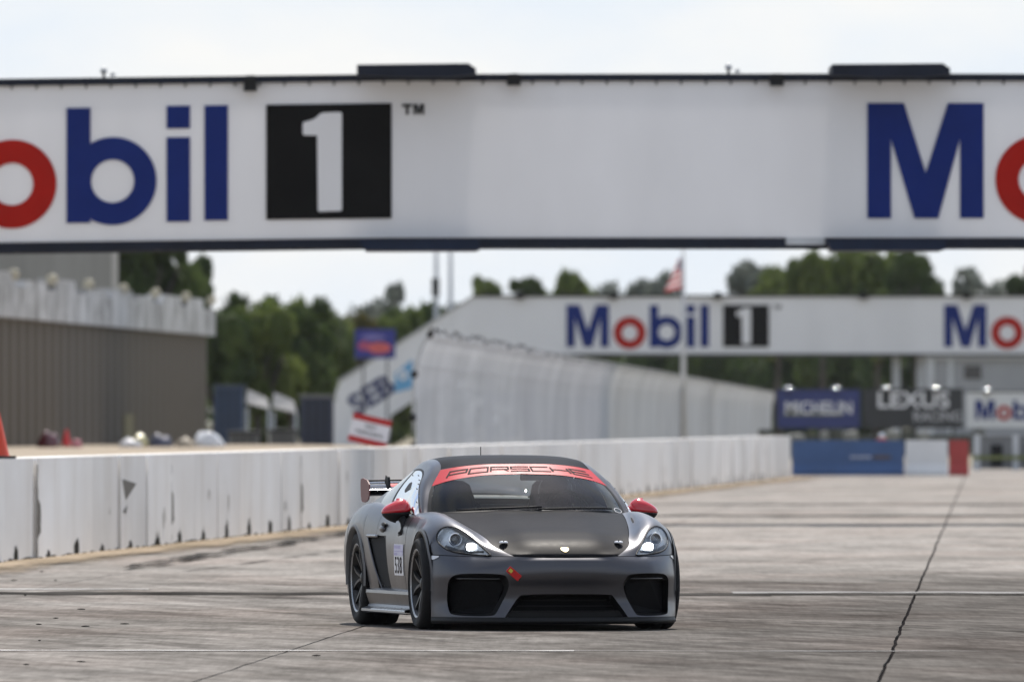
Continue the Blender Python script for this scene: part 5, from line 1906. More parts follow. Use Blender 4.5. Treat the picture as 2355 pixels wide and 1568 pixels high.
# fascia teeth: uneven raised blocks with gaps
bm_obj("fascia", fa, M_FASC, hall)
rr = random.Random(4)
x = 2.0
i = 0
while x < LEN - 4:
    w_ = rr.uniform(5.5, 9.0)
    h_ = rr.uniform(.15, .45)
    box("fascia_block", (x, -.28, ZF + .952), (min(x + w_, LEN), .3, ZF + .95 + h_), M_FASC, hall)
    x += w_ + rr.uniform(2.5, 5)
dxl = [10, 100, 185, 265, 340, 410, 470]
for i, px in enumerate(dxl + [-95, -210]):
    # where the sight line through px meets the wall line
    t = (px - CX) / FPX
    s_ = (t * pa.y - pa.x) / (dr_.x - t * dr_.y)
    e = tube("lamp_post", [(s_, -.2, ZF + .9), (s_, -.2, ZTOP + .15)], .06, M_STEEL, hall, 6)
    bx = bmesh.new(); add_box(bx, (-.7, -.12, -.16), (.7, .12, .17))
    bmesh.ops.bevel(bx, geom=bx.edges[:], offset=.06, segments=2, affect='EDGES')
    bmesh.ops.transform(bx, matrix=Matrix.Translation((s_, -.25, ZTOP + .25)) @ Matrix.Rotation(R(25), 4, 'X'), verts=bx.verts)
    bm_obj("lamp_housing", bx, M_CREAM, e)
box("door_panel", (LEN * .72, -.11, ZB), (LEN * .72 + 4.5, -.101, ZB + 1.7), mat("dull_ochre_panel", (0.13, 0.105, 0.03), 0.7, var=0.2, vscale=1), hall)
# grey block rising behind it
D4 = 560.0
blk_ = empty("grey_tower_block", (WX(60, D4), D4, 0))
tag(blk_, "plain grey block rising behind the ribbed hall, under the near bridge", "building")
M_GBLK = mat("grey_streaked_cladding", (0.23, 0.225, 0.21), 0.8, color2=(0.30, 0.295, 0.28), vscale=1.2, stretch=(1.2, 1, 0.05))
x0_ = WX(-420, D4) - blk_.location.x; x1_ = WX(257, D4) - blk_.location.x
npan = 10
for i in range(npan):
    a = x0_ + (x1_ - x0_) * i / npan; b = x0_ + (x1_ - x0_) * (i + 1) / npan
    box("cladding_panel", (a + .01, 0, 0), (b - .01, .12, 10.4), M_GBLK, blk_)
box("wall", (x0_, .13, 0), (x1_, 9, 10.3), M_GBLK, blk_)
box("roof_edge", (x0_ - .1, -.1, 10.41), (x1_ + .1, 9.1, 10.6), M_GALV, blk_)

# ================================================================== cones, sign, covered bundles
M_CONE = mat("orange_cone_plastic", (0.55, 0.045, 0.012), 0.5, var=0.1, vscale=6)
M_CONEB = mat("cone_base_rubber", (0.015, 0.015, 0.015), 0.8, var=0.2)
def cone(loc, h, label, m=M_CONE):
    e = empty("traffic_cone", loc)
    tag(e, label, "traffic cone")
    lathe("cone_body", [(.135 * h / .47, .03), (.125 * h / .47, .045), (.03 * h / .47, h - .01), (.022 * h / .47, h), (.012 * h / .47, h)], m, e, 24, 'Z')
    s = .19 * h / .47
    box("cone_base", (-s, -s, 0), (s, s, .03), M_CONEB, e, .008)
    return e
yw = 147.6
cone((WX(-8, yw), yw, WALL_H + .001), .49, "orange traffic cone standing on the near end of the white wall")
M_CONE2 = mat("red_cone_plastic", (0.60, 0.03, 0.03), 0.5, var=0.1, vscale=6)
cone((WX(153, 400), 400, .745), .50, "small red cone on the dirt before the ribbed hall", M_CONE2)

def bundle(px, d, w, h, material, label, zb=.72):
    bm = bmesh.new()
    bmesh.ops.create_icosphere(bm, subdivisions=3, radius=1.0)
    for v in bm.verts:
        n_ = mnoise.noise(v.co * 1.7 + Vector((px, 0, 0)))
        v.co = Vector((v.co.x * w * (1 + .25 * n_), v.co.y * w * .8, max(0, v.co.z + .12) * h * (1 + .45 * n_)))
        v.co += Vector((0, 0, .03 * mnoise.noise(v.co * 9)))
    o = bm_obj("covered_bundle", bm, material, None, True)
    o.location = (WX(px, d), d, zb)
    tag(o, label, "bundle")
bundle(112, 402, .32, .36, mat("dark_red_tarp", (0.09, 0.008, 0.015), 0.25, coat=0.7, var=0.2, vscale=4), "dark red shiny bundle beside the small red cone")
bundle(177, 402, .15, .20, mat("pink_tarp", (0.5, 0.16, 0.20), 0.5, var=0.2, vscale=4), "pinkish scrap just right of the small red cone")
bundle(300, 405, .34, .22, mat("white_tarp", (0.55, 0.55, 0.57), 0.4, coat=0.4, var=0.15, vscale=4), "low white bundle left of the pale yellow one")
bundle(322, 408, .24, .34, mat("pale_yellow_tarp", (0.55, 0.50, 0.25), 0.3, coat=0.6, var=0.15, vscale=4), "pale yellow bundle before the ribbed hall")
bundle(368, 408, .36, .30, mat("slate_blue_tarp", (0.07, 0.075, 0.12), 0.5, var=0.2, vscale=4), "slate blue rounded bundle right of the pale yellow one")
bundle(425, 408, .30, .22, mat("tan_tarp", (0.36, 0.31, 0.24), 0.6, var=0.2, vscale=4), "low tan heap left of the shiny white bundle")
bundle(478, 410, .46, .36, mat("shiny_white_tarp", (0.65, 0.66, 0.68), 0.12, coat=0.9, var=0.1, vscale=4), "shiny white bundle near the corner of the ribbed hall")

# tilted red and white notice
D5 = 250.0
sg = empty("notice_sign", W(850, 990, D5))
tag(sg, "tilted red and white notice behind the wall, left of the fence", "sign")
Ms = Matrix.Rotation(R(13), 4, 'Y')
M_SRED = mat("sign_red", (0.42, 0.012, 0.014), 0.5, var=0.08, vscale=3)
M_SWHT = mat("sign_white", (0.74, 0.74, 0.80), 0.5, var=0.03, vscale=3)
box("sign_board", (-.345, 0, -.255), (.345, .02, .255), M_SWHT, sg, 0, Ms)
box("red_band", (-.345, -.006, .145), (.345, -.001, .255), M_SRED, sg, 0, Ms)
box("red_band", (-.345, -.006, -.255), (.345, -.001, -.145), M_SRED, sg, 0, Ms)
M_SGR = mat("sign_grey_print", (0.16, 0.17, 0.18), 0.6, var=0.1)
text_obj("letter", "NO", .12, M_SGR, sg, Ms @ Matrix.Translation((0, -.004, .065)), .001, .002)
text_obj("letter", "TRESPASSING", .085, M_SGR, sg, Ms @ Matrix.Translation((0, -.004, -.055)), .001, .002)
zg = .72 - sg.location.z
tube("sign_post", [(-.10, .05, zg), (0.0, .05, .2)], .02, M_GALV, sg, 8)

# ================================================================== boards, barriers and small things at the far end
def board(px0, px1, py0, py1, D, m, label, nl=1):
    e = empty("advertising_board", (WX((px0 + px1) / 2, D), D, 0))
    tag(e, label, "advertising board")
    def B(name, a, b, c, d, y0, y1, mm, par=e): return lbox(name, a, b, c, d, D + y0, D + y1, mm, e, D) if par is e else None
    B("panel", px0, px1, py0, py1, 0, .08, m)
    for t in (.1, .5, .9):
        xx = lerp(px0, px1, t)
        B("stand_post", xx - 3, xx + 3, py0 + 3, 1050, .082, .16, M_STEEL)
    B("frame", px0 - 2, px1 + 2, py0 - 3, py0 - .05, -.02, .12, M_STEEL)
    return e
D6 = 640.0
M_BBLUE = mat("board_blue", (0.022, 0.034, 0.15), 0.45, var=0.1, vscale=1)
M_BDARK = mat("board_charcoal", (0.022, 0.024, 0.028), 0.45, var=0.15, vscale=1)
M_BWHT = mat("board_white", (0.62, 0.63, 0.64), 0.5, var=0.04, vscale=1)
M_WTXT = mat("white_print", (0.75, 0.75, 0.78), 0.5, var=0.03)
b1_ = board(1787, 1977, 896, 984, D6, M_BBLUE, "blue advertising board with white lettering just right of the fence end")
text_obj("letter", "MICHELIN", .78, M_WTXT, b1_, Matrix.Translation((0, -.02, WZ(939, D6))), .006, .012, xs=.88)
lbox("yellow_stripe", 1802, 1935, 949, 955, D6 - .02, D6 - .004, mat("dull_yellow_green", (0.16, 0.17, 0.06), 0.6, var=0.15), b1_, D6)
b2_ = board(1984, 2214, 896, 984, D6, M_BDARK, "charcoal advertising board with two lines of white lettering")
text_obj("letter", "LEXUS", 1.0, M_WTXT, b2_, Matrix.Translation((0, -.02, WZ(921, D6))), .006, .018, xs=1.15)
text_obj("letter", "RACING", .62, mat("grey_white_print", (0.45, 0.45, 0.47), 0.5, var=0.05), b2_, Matrix.Translation((WX(2155, D6) - b2_.location.x, -.02, WZ(958, D6))), .006, .008, xs=.95)
b3_ = board(2221, 2560, 902, 984, D6, M_BWHT, "white advertising board with blue and red lettering at the right edge")
sponsor_letters(b3_, WX(2242, D6) - b3_.location.x, WZ(920, D6), D6 / FPX * 44 / 264.0, -.006)
# polished caps on arms, added to catch sun glints above the boards
def glint_on(px, py, D, e):
    x = WX(px, D) - e.location.x; z = WZ(py, D)
    o = tube("glint_arm", [(x, .05, z - .35), (x, -.25, z - .02)], .025, M_STEEL, e, 6)
    lathe("glint_cap", [(.0005, .06), (.12, .05), (.20, .02), (.23, -.03), (.0005, -.04)], mat("bright_glint_metal", (0.9, 0.9, 0.92), 0.16, metal=1.0, var=0.02), o, 18, 'Z', (x, -.3, z))
for px in (1812, 1922): glint_on(px, 892, D6, b1_)
for px in (2037, 2150): glint_on(px, 892, D6, b2_)
glint_on(2268, 896, D6, b3_)

# low run-off barriers
D7 = 385.0
def low_barrier(px0, px1, m, label, text=None):
    e = empty("barrier_block", (WX((px0 + px1) / 2, D7), D7, 0))
    tag(e, label, "barrier")
    w_ = (WX(px1, D7) - WX(px0, D7)) / 2
    prof = [(-.30, 0), (-.30, .10), (-.17, .33), (-.13, .96), (.13, .96), (.17, .33), (.30, .10), (.30, 0)]
    bm = bmesh.new()
    a = [bm.verts.new((-w_ + .01, y, z)) for y, z in prof]; b = [bm.verts.new((w_ - .01, y, z)) for y, z in prof]
    bm.faces.new(a); bm.faces.new(b[::-1])
    for k in range(len(prof)): bm.faces.new((a[k], b[k], b[(k + 1) % len(prof)], a[(k + 1) % len(prof)]))
    bm_obj("block", bm, m, e)
    if text:
        text_obj("letter", text, .20, M_WTXT, e, Matrix.Translation((.25, -.165, .52)), .002, .003)
    return e
lb1 = low_barrier(1820, 2079, mat("barrier_blue", (0.045, 0.095, 0.22), 0.6, var=0.12, vscale=1.5), "long blue low barrier at the end of the white wall")
box("faded_mark", (.05, -.19, .46), (.62, -.175, .54), mat("faded_white_mark", (0.30, 0.33, 0.42), 0.6, var=0.3, vscale=6), lb1, 0, Matrix.Rotation(R(0), 4, 'X'))
box("faded_mark", (.66, -.19, .45), (1.15, -.175, .55), mat("faded_brown_mark", (0.10, 0.075, 0.08), 0.6, var=0.3, vscale=6), lb1)
low_barrier(2081, 2179, mat("barrier_white", (0.68, 0.68, 0.68), 0.6, var=0.06, vscale=1.5), "white low barrier between the blue and red ones")
low_barrier(2181, 2227, mat("barrier_red", (0.36, 0.045, 0.04), 0.6, var=0.1, vscale=1.5), "short red low barrier right of the white one")

# grey mesh fence at the right edge with a yellow-green rail
pf = empty("pit_fence", (WX(2300, 420), 420, 0))
tag(pf, "low grey fence with pale posts and yellow-green rail at the right edge", "fence")
for px in (2246, 2335, 2425, 2515):
    lbox("fence_post", px - 7, px + 7, 1000, 1081, 420 - .05, 420 + .05, M_CLEAR, pf, 420)
lbox("mesh_panel", 2236, 2540, 1003, 1078, 420 + .055, 420 + .075, mat("fence_fabric_grey", (0.20, 0.205, 0.21), 0.8, var=0.15, vscale=1.5), pf, 420)
lbox("rail", 2236, 2540, 1047, 1056, 420 - .09, 420 - .055, mat("yellow_green_rail", (0.16, 0.18, 0.06), 0.5, var=0.15, vscale=1), pf, 420)
lbox("top_rail", 2236, 2540, 997, 1000, 420 - .06, 420 + .06, M_GALV, pf, 420)
for px in (2290, 2372):
    lbox("dark_panel", px - 12, px + 14, 1022, 1072, 420 - .03, 420 + .05, M_BLACK, pf, 420)

# clutter between the boards and the barriers
M_HEDGE = mat("tyre_row_dark", (0.04, 0.045, 0.035), 0.9, color2=(0.09, 0.095, 0.08), vscale=1.5)
for i, (px, w_, h_, lab) in enumerate(((1830, 40, 14, "grey rubbish bin behind the left part of the blue barrier"), (1895, 20, 20, "grey bin behind the middle of the blue barrier"), (1955, 34, 20, "wide grey bin behind the blue barrier, left of the glint"),
                                  (2050, 34, 22, "grey bin behind the right end of the blue barrier"), (2120, 24, 18, "grey bin behind the white low barrier"))):
    D = 560
    zt = WZ(1012 - h_, D)
    e = lathe("waste_bin", [(WX(CX + w_ / 2, D) * .85, 0), (WX(CX + w_ / 2, D), zt * .9), (WX(CX + w_ / 2, D) * 1.06, zt * .92), (WX(CX + w_ / 2, D) * .9, zt), (.001, zt * 1.02)], mat("bin_grey", (0.22, 0.23, 0.22), 0.6, var=0.15), None, 20, 'Z')
    e.location = (WX(px, D), D, 0)
    tag(e, lab, "waste bin")
gl = empty("glint_post", (WX(2027, 420), 420, 0))  # post and chrome cap added to make a sun glint
tag(gl, "small added glint post with a bright chrome cap and red collar behind the blue barrier", "post")
tube("post", [(0, 0, 0), (0, 0, .95)], .035, M_GALV, gl, 8)
lathe("chrome_cap", [(.0005, 1.13), (.05, 1.115), (.085, 1.06), (.09, 1.0), (.05, .955)], M_CHROME, gl, 18, 'Z')
lathe("red_collar", [(.05, .95), (.16, .94), (.17, .90), (.05, .88)], M_SRED, gl, 18, 'Z')
hd_ = empty("tyre_row", (WX(2010, 600), 600, 0))
tag(hd_, "dark low tyre row behind the coloured barriers", "tyre barrier")
t_bm = bmesh.new(); add_lathe(t_bm, [(.20, .02), (.30, 0), (.34, .06), (.34, .16), (.30, .22), (.20, .20)], 14, 'Z')
me_t = bpy.data.meshes.new("tyre"); t_bm.to_mesh(me_t); t_bm.free(); me_t.materials.append(M_HEDGE)
for i in range(16):
    for j in range(4 if i % 5 else 5):
        share("tyre", me_t, hd_, (-4.6 + i * .6, 0, j * .225), (0, 0, 0), (.88, .88, 1))

# flag pole with its flag, and masts
DF = 600.0
fp = tube("flag_pole", [(WX(1571, DF), DF, 0), (WX(1571, DF), DF, WZ(570, DF))], .10, mat("pale_pole", (0.55, 0.55, 0.56), 0.5, var=0.05), None, 10, [.16, .06])
tag(fp, "slim pale flag pole before the far bridge", "pole")
flg = empty("flag", (WX(1569, DF), DF - .02, WZ(590, DF)))
tag(flg, "red and white striped flag hanging limp from the pale pole", "flag")
M_FR = mat("flag_red", (0.50, 0.05, 0.06), 0.8, var=0.1, trans=0.35); M_FW = mat("flag_white", (0.75, 0.74, 0.75), 0.8, var=0.05, trans=0.35); M_FB = mat("flag_blue", (0.05, 0.06, 0.2), 0.8, var=0.1, trans=0.35)
fx = lambda s, t: Vector((-.05 - s * .60 * (.25 + .95 * t), -.06 * math.sin(s * 9) - .04 * math.sin(s * 17), -t * 1.32 - s * .18))
for k in range(9):
    G = np.array([[fx(s, (k + q) / 9) for s in np.linspace(0, 1, 14)] for q in (0, .5, 1)])
    bm_obj("flag_stripe", grid_bm(G), (M_FR, M_FW)[k % 2], flg, True)
G = np.array([[fx(s, q * .40) + Vector((0, -.012, 0)) for s in np.linspace(0, .45, 8)] for q in (0, .3, .6, 1)])
bm_obj("flag_canton", grid_bm(G), M_FB, flg, True)

for px, lab, box_ in ((1003, "thin grey mast with a dark box, left of the pair", True), (1036, "thin grey mast, right of the pair", False)):
    DM = 720
    e = empty("antenna_mast", (WX(px, DM), DM, 0)); tag(e, lab, "mast")
    tube("mast_pole", [(0, 0, 0), (0, 0, WZ(560, DM))], .08, M_GALV, e, 8, [.16, .10])
    if box_:
        box("mast_box", (-.24, -.3, WZ(682, DM)), (.16, -.10, WZ(640, DM)), M_STEEL, e)

# blue sign with red shape, boxes and awnings among the left trees
DS = 640.0
bs = empty("roadside_sign", (WX(862, DS), DS, 0)); tag(bs, "blue sign with a reddish oval, before the left trees", "sign")
lbox("sign_panel", 816, 909, 757, 824, DS, DS + .08, mat("sign_blue", (0.02, 0.025, 0.22), 0.4, var=0.2, vscale=1), bs, DS)
for (px, py, rx, rz, c) in ((872, 800, .52, .26, (0.55, 0.10, 0.10)), (838, 795, .30, .22, (0.35, 0.06, 0.14)), (858, 775, .55, .13, (0.16, 0.14, 0.38))):
    bm = plate_bm([(WX(px, DS) - bs.location.x + rx * math.cos(a), WZ(py, DS) + rz * math.sin(a)) for a in np.linspace(0, 2 * math.pi, 25)[:-1]], -.03 - .004 * rx, -.005)
    bm_obj("sign_shape", bm, mat("sign_shape_%d" % px, c, 0.5, var=0.15, vscale=3), bs)
for px in (835, 890):
    lbox("sign_post", px - 2, px + 2, 824, 1040, DS + .02, DS + .07, M_STEEL, bs, DS)

def crate(px0, px1, py0, py1, D, m, name, label, cat, lid=None):
    e = empty(name, (WX((px0 + px1) / 2, D), D, 0)); tag(e, label, cat)
    dx = (WX(px1, D) - WX(px0, D)) / 2
    zt = WZ(py0, D)
    box("body", (-dx, 0, 0), (dx, 2.5, zt - .12), m, e, .03)
    box("roof", (-dx - .05, -.06, zt - .119), (dx + .05, 2.56, zt), lid or m, e, .02)
    for t in (-.5, 0, .5):
        box("door_seam", (dx * t - .03, -.02, .2), (dx * t + .03, -.002, zt - .2), M_BLACK, e)
    return e
crate(690, 766, 908, 1030, 560, mat("navy_container", (0.014, 0.02, 0.045), 0.5, var=0.2, vscale=1), "storage_container", "dark navy storage container left of the far bridge leg", "container", mat("grey_lid", (0.10, 0.10, 0.11), 0.5, var=0.1))
crate(492, 560, 886, 1030, 640, mat("faded_blue_container", (0.018, 0.038, 0.085), 0.6, var=0.15, vscale=1), "storage_container", "faded blue container just right of the ribbed hall", "container")
def awning(px0, px1, py0, py1, D, label):
    e = empty("awning_tent", (WX((px0 + px1) / 2, D), D, 0)); tag(e, label, "tent")
    dx = (WX(px1, D) - WX(px0, D)) / 2; zt = WZ(py0, D); zb = WZ(py1, D)
    m = mat("white_tent_cloth", (0.36, 0.36, 0.37), 0.7, var=0.05, trans=0.3)
    vs = [(-dx, 0, zb), (dx, 0, zb - .25), (dx, 3, zb - .25), (-dx, 3, zb), (-dx * .9, .6, zt), (dx * .75, .6, zt - .35), (dx * .75, 2.4, zt - .35), (-dx * .9, 2.4, zt)]
    mesh_obj("canopy", vs, [(0, 1, 5, 4), (1, 2, 6, 5), (2, 3, 7, 6), (3, 0, 4, 7), (4, 5, 6, 7)], m, e)
    for x, y in ((-dx * .95, .05), (dx * .95, .05), (dx * .95, 2.95), (-dx * .95, 2.95)):
        tube("leg", [(x, y, 0), (x, y, zb - .2)], .04, M_GALV, e, 6)
awning(566, 618, 896, 926, 600, "white awning left of the pair among the left trees")
awning(626, 680, 902, 936, 605, "white awning right of the pair among the left trees")
for i, (px, w_, h_, lab) in enumerate(((560, 70, 40, "pale grey low shed behind the dirt, right of the shiny bundle"), (650, 60, 44, "pale grey low shed left of the navy container"))):
    crate(px - w_ / 2, px + w_ / 2, 1030 - h_, 1030, 520, mat("pale_shed", (0.14, 0.14, 0.14), 0.7, var=0.12, vscale=1), "low_shed", lab, "shed", M_STEEL)

# ================================================================== trees
def leaf_mat(name, c, c2):
    return mat(name, c, 0.7, color2=c2, vscale=0.9, trans=0.42, spec=0.2)
M_LEAF = [leaf_mat("leaf_dark", (0.024, 0.045, 0.014), (0.09, 0.125, 0.035)), leaf_mat("leaf_mid", (0.05, 0.08, 0.02), (0.17, 0.21, 0.05)),
          leaf_mat("leaf_olive", (0.05, 0.052, 0.016), (0.14, 0.12, 0.035)), leaf_mat("leaf_grey", (0.10, 0.12, 0.10), (0.20, 0.22, 0.19))]
M_BARK = mat("bark", (0.07, 0.06, 0.05), 0.9, var=0.3, vscale=4)
def crown_mesh(seed, leaves, size, dense=1.0):
    """leafy crown of unit half-width, base at z=0, height 1"""
    rr = random.Random(seed)
    lobes = []
    for i in range(rr.randint(13, 19)):
        a = rr.uniform(0, 2 * math.pi); q = rr.uniform(.12, .82)
        lobes.append((Vector((q * math.cos(a), q * math.sin(a), rr.uniform(.18, .90))), rr.uniform(.12, .36)))
    lobes.append((Vector((rr.uniform(-.2, .2), 0, .78)), .30))
    vs, fs = [], []
    for i in range(leaves):
        c, r_ = rr.choice(lobes)
        d = Vector((rr.gauss(0, 1), rr.gauss(0, 1), rr.gauss(0, 1))).normalized() * (r_ * rr.uniform(.45, 1.06) ** .6)
        p = c + Vector((d.x, d.y, d.z * .62))
        if p.z < .0: continue
        n = (d.normalized() + Vector((rr.uniform(-.8, .8), rr.uniform(-.8, .8), rr.uniform(-.3, .9)))).normalized()
        t = n.orthogonal().normalized()
        t.rotate(Matrix.Rotation(rr.uniform(0, 6.28), 3, n))
        b = n.cross(t)
        s = size * rr.uniform(.6, 1.4)
        k = len(vs)
        zs = .62
        for (u, v) in ((-1, 0), (0, -.55), (1, 0), (0, .55)):
            w_ = p + t * (u * s) + b * (v * s)
            vs.append((w_.x, w_.y, w_.z))
        fs.append((k, k + 1, k + 2, k + 3))
    me = bpy.data.meshes.new("crown")
    me.from_pydata(vs, [], fs)
    return me
CROWNS = {}
def tree(px, py_top, d, halfw_px, m_i, seed, label, low=False, leaves=3000, group=None, size=.095):
    key = (seed % 6, m_i, leaves)
    if key not in CROWNS:
        me = crown_mesh(seed % 6 + 11, leaves, size); me.materials.append(M_LEAF[m_i]); CROWNS[key] = me
    h = WZ(py_top, d); w_ = halfw_px / FPX * d
    e = empty("tree", (WX(px, d), d, 0), (seed * 1.7) % 6.28)
    tag(e, label, "tree", group)
    ch = min(h * .97, (2.1 if low else 1.8) * w_)
    zb = h - ch
    share("crown", CROWNS[key], e, (0, 0, zb - .12 * ch), (0, 0, 0), (w_, w_, ch * 1.12))
    bm = bmesh.new()
    zt = max(zb, .5)
    add_tube(bm, [(0, 0, 0), (.1, 0, zt * .6), (0, .1, zt), (.05, 0, lerp(zt, h, .5))], .2, 8, True, [.28, .22, .18, .08])
    rr = random.Random(seed)
    for k in range(5):
        a = rr.uniform(0, 6.28); q = w_ * .55
        add_tube(bm, [(0, .05, zt * rr.uniform(.75, 1.1)), (q * .5 * math.cos(a), q * .5 * math.sin(a), lerp(zt, h, .25)), (q * math.cos(a), q * math.sin(a), lerp(zt, h, .55))], .1, 6, True, [.12, .08, .03])
    bm_obj("trunk", bm, M_BARK, e, True)
    return e
def palm_mesh(seed, n=30):
    rr = random.Random(seed)
    vs, fs = [], []
    for i in range(n):
        a = rr.uniform(0, 6.28); el = rr.uniform(-.9, 1.35); L_ = rr.uniform(.6, 1.05)
        d = Vector((math.cos(a) * math.cos(el), math.sin(a) * math.cos(el), math.sin(el)))
        side = Vector((-math.sin(a), math.cos(a), 0))
        stem = [d * (L_ * t) + Vector((0, 0, -.45 * t * t * L_ * math.cos(el))) for t in (0, .3, .5, .65, .8, .9, 1.0)]
        for k in range(2, len(stem)):
            for q in (-1, 1):
                for r_ in range(2):
                    base = stem[k - 1].lerp(stem[k], r_ * .5)
                    tip = base + (d * .6 + side * q * .9 + Vector((0, 0, -.35))) * (.26 * (1.1 - .10 * k))
                    w_ = d * .07
                    j = len(vs)
                    vs += [tuple(base - w_), tuple(base + w_), tuple(tip)]
                    fs.append((j, j + 1, j + 2))
        for k in range(len(stem) - 1):
            j = len(vs); w_ = side * .012
            vs += [tuple(stem[k] - w_), tuple(stem[k] + w_), tuple(stem[k + 1] + w_), tuple(stem[k + 1] - w_)]
            fs.append((j, j + 1, j + 2, j + 3))
    me = bpy.data.meshes.new("crown"); me.from_pydata(vs, [], fs)
    return me
PALMS = []
for s in range(3):
    me = palm_mesh(s, 120); me.materials.append(M_LEAF[0]); PALMS.append(me)
def palm(px, py_top, d, r_px, seed, label, group):
    h = WZ(py_top, d); r_ = r_px / FPX * d
    e = empty("palm_tree", (WX(px, d), d, 0), seed * 1.1); tag(e, label, "palm tree", group)
    share("crown", PALMS[seed % 3], e, (0, 0, h - r_ * .9), (0, 0, 0), (r_, r_, r_))
    tube("trunk", [(0, 0, 0), (.15, 0, h * .5), (0, 0, h - r_ * .9)], .2, M_BARK, e, 8, [.24, .19, .22])
    return e

GL = "dark trees beyond the ribbed hall"
tree(335, 470, 620, 150, 0, 3, "big dark tree behind the grey block, under the near bridge", True, 4200, GL)
tree(425, 600, 640, 85, 0, 8, "dark tree over the right end of the ribbed hall", True, 3400, GL)
for i, (px, py, r_, lab) in enumerate(((545, 668, 60, "dark palm nearest the ribbed hall"), (622, 674, 62, "dark palm second from the ribbed hall"), (735, 680, 68, "dark round palm left of the blue sign"), (678, 728, 60, "short dark palm between the taller palms"))):
    palm(px, py, 712, r_, i, lab, "palms left of the far bridge")
for i, (px, py, hw, mi, low, lab) in enumerate((
        (500, 712, 110, 0, 1, "dark bush under the palm nearest the ribbed hall"),
        (590, 705, 120, 1, 1, "mid green bushy tree above the white awnings"),
        (668, 712, 110, 0, 1, "dark bushy tree behind the right white awning"),
        (755, 705, 125, 1, 1, "mid green bushy tree above the navy container"),
        (815, 712, 85, 2, 1, "yellowish tree behind the blue sign"),
        (805, 770, 125, 0, 1, "dark bush below the blue sign"),
        (890, 725, 115, 1, 1, "green tree at the right of the blue sign"),
        (965, 708, 105, 0, 1, "dark tree behind the sloping leg of the far bridge"),
        (905, 652, 70, 3, 0, "pale grey thin-leaved tree above the left trees"),
        (840, 690, 50, 3, 0, "small pale grey tree left of the thin-leaved one"),
        (1040, 688, 70, 3, 0, "pale grey tree behind the two masts"),
        (575, 850, 120, 1, 1, "low green bush left of the white awnings"),
        (730, 850, 130, 0, 1, "low dark bush behind the navy container"),
        (870, 850, 130, 0, 1, "low dark bush behind the far bridge leg"))):
    tree(px, py, (900 if mi == 3 else 655 if px < 700 else 765) + i * 3, hw, mi, i + 2, lab, bool(low), 900 if mi == 3 else 3400, "trees left of the far bridge")
for i, (px, py, hw, mi, d, lab) in enumerate((
        (1125, 640, 50, 1, 900, "small tree top at the left end of the far banner"),
        (1215, 632, 48, 0, 880, "narrow dark tree top above the far banner's M"),
        (1320, 630, 95, 1, 900, "wide olive tree top above the far banner lettering"),
        (1485, 636, 115, 3, 980, "rounded grey-green tree top left of the flag"),
        (1350, 775, 110, 1, 985, "green tree seen under the far banner lettering"),
        (1490, 775, 130, 0, 980, "dark tree seen under the far banner left of the flag pole"),
        (1640, 775, 130, 0, 975, "dark tree seen under the far banner right of the flag pole"),
        (1715, 592, 85, 3, 1000, "pale thin tree right of the flag"),
        (1790, 622, 100, 1, 900, "green tree top right of the pale thin one"),
        (1890, 592, 105, 1, 880, "tall green tree top left of the darkest one"),
        (2015, 576, 130, 1, 870, "broad green tree top under the near bridge's right box"),
        (2110, 580, 100, 0, 860, "darkest tall tree top above the far banner"),
        (2245, 626, 100, 3, 980, "grey-green tree top at the right above the far banner"),
        (2385, 600, 80, 0, 880, "dark tree top at the right edge"),
        (1770, 775, 130, 0, 970, "dark tree below the far banner above the blue board"),
        (1900, 775, 130, 0, 960, "dark tree below the far banner above the charcoal board"),
        (2030, 775, 120, 0, 965, "dark tree below the far banner left of the pale columns"),
        (1230, 775, 120, 1, 990, "green tree under the left end of the far banner"))):
    tree(px, py, d, hw, mi, i + 5, lab, py > 700, (1500 if mi == 3 else 3400), "trees behind the far bridge")
# scrub line closing the gap below the crowns
bm = bmesh.new()
rr = random.Random(12)
vs, fs = [], []
for i in range(20000):
    x = rr.uniform(-75, 75); y = 1010 + rr.uniform(-6, 12)
    z = rr.random() ** .8 * (6.4 + 1.0 * math.sin(x * .4) * math.sin(x * .13))
    n = Vector((rr.gauss(0, 1), rr.gauss(-.6, 1), rr.gauss(.4, 1))).normalized(); t = n.orthogonal().normalized(); b = n.cross(t)
    s = rr.uniform(.25, .55); k = len(vs); p = Vector((x, y, z))
    vs += [tuple(p - t * s), tuple(p - b * s * .6), tuple(p + t * s), tuple(p + b * s * .6)]
    fs.append((k, k + 1, k + 2, k + 3))
bm.free()
tag(mesh_obj("scrub", vs, fs, M_LEAF[0]), "low dark scrub along the foot of the far trees", "scrub", None, "stuff")

# ================================================================== air
def haze_box():
    bm = bmesh.new()
    add_box(bm, (-400, -30, -1.2), (400, 1250, 26))
    m = bpy.data.materials.new("haze_air")
    m.use_nodes = True
    n, l = m.node_tree.nodes, m.node_tree.links
    n.remove(n["Principled BSDF"])
    v = n.new("ShaderNodeVolumePrincipled")
    v.inputs["Color"].default_value = (0.92, 0.95, 1.0, 1)
    v.inputs["Density"].default_value = 0.00002
    v.inputs["Anisotropy"].default_value = 0.2
    l.new(v.outputs[0], n["Material Output"].inputs["Volume"])
    o = bm_obj("haze", bm, m)
    tag(o, "thin pale heat haze filling the air over the track", "haze", None, "stuff")
haze_box()

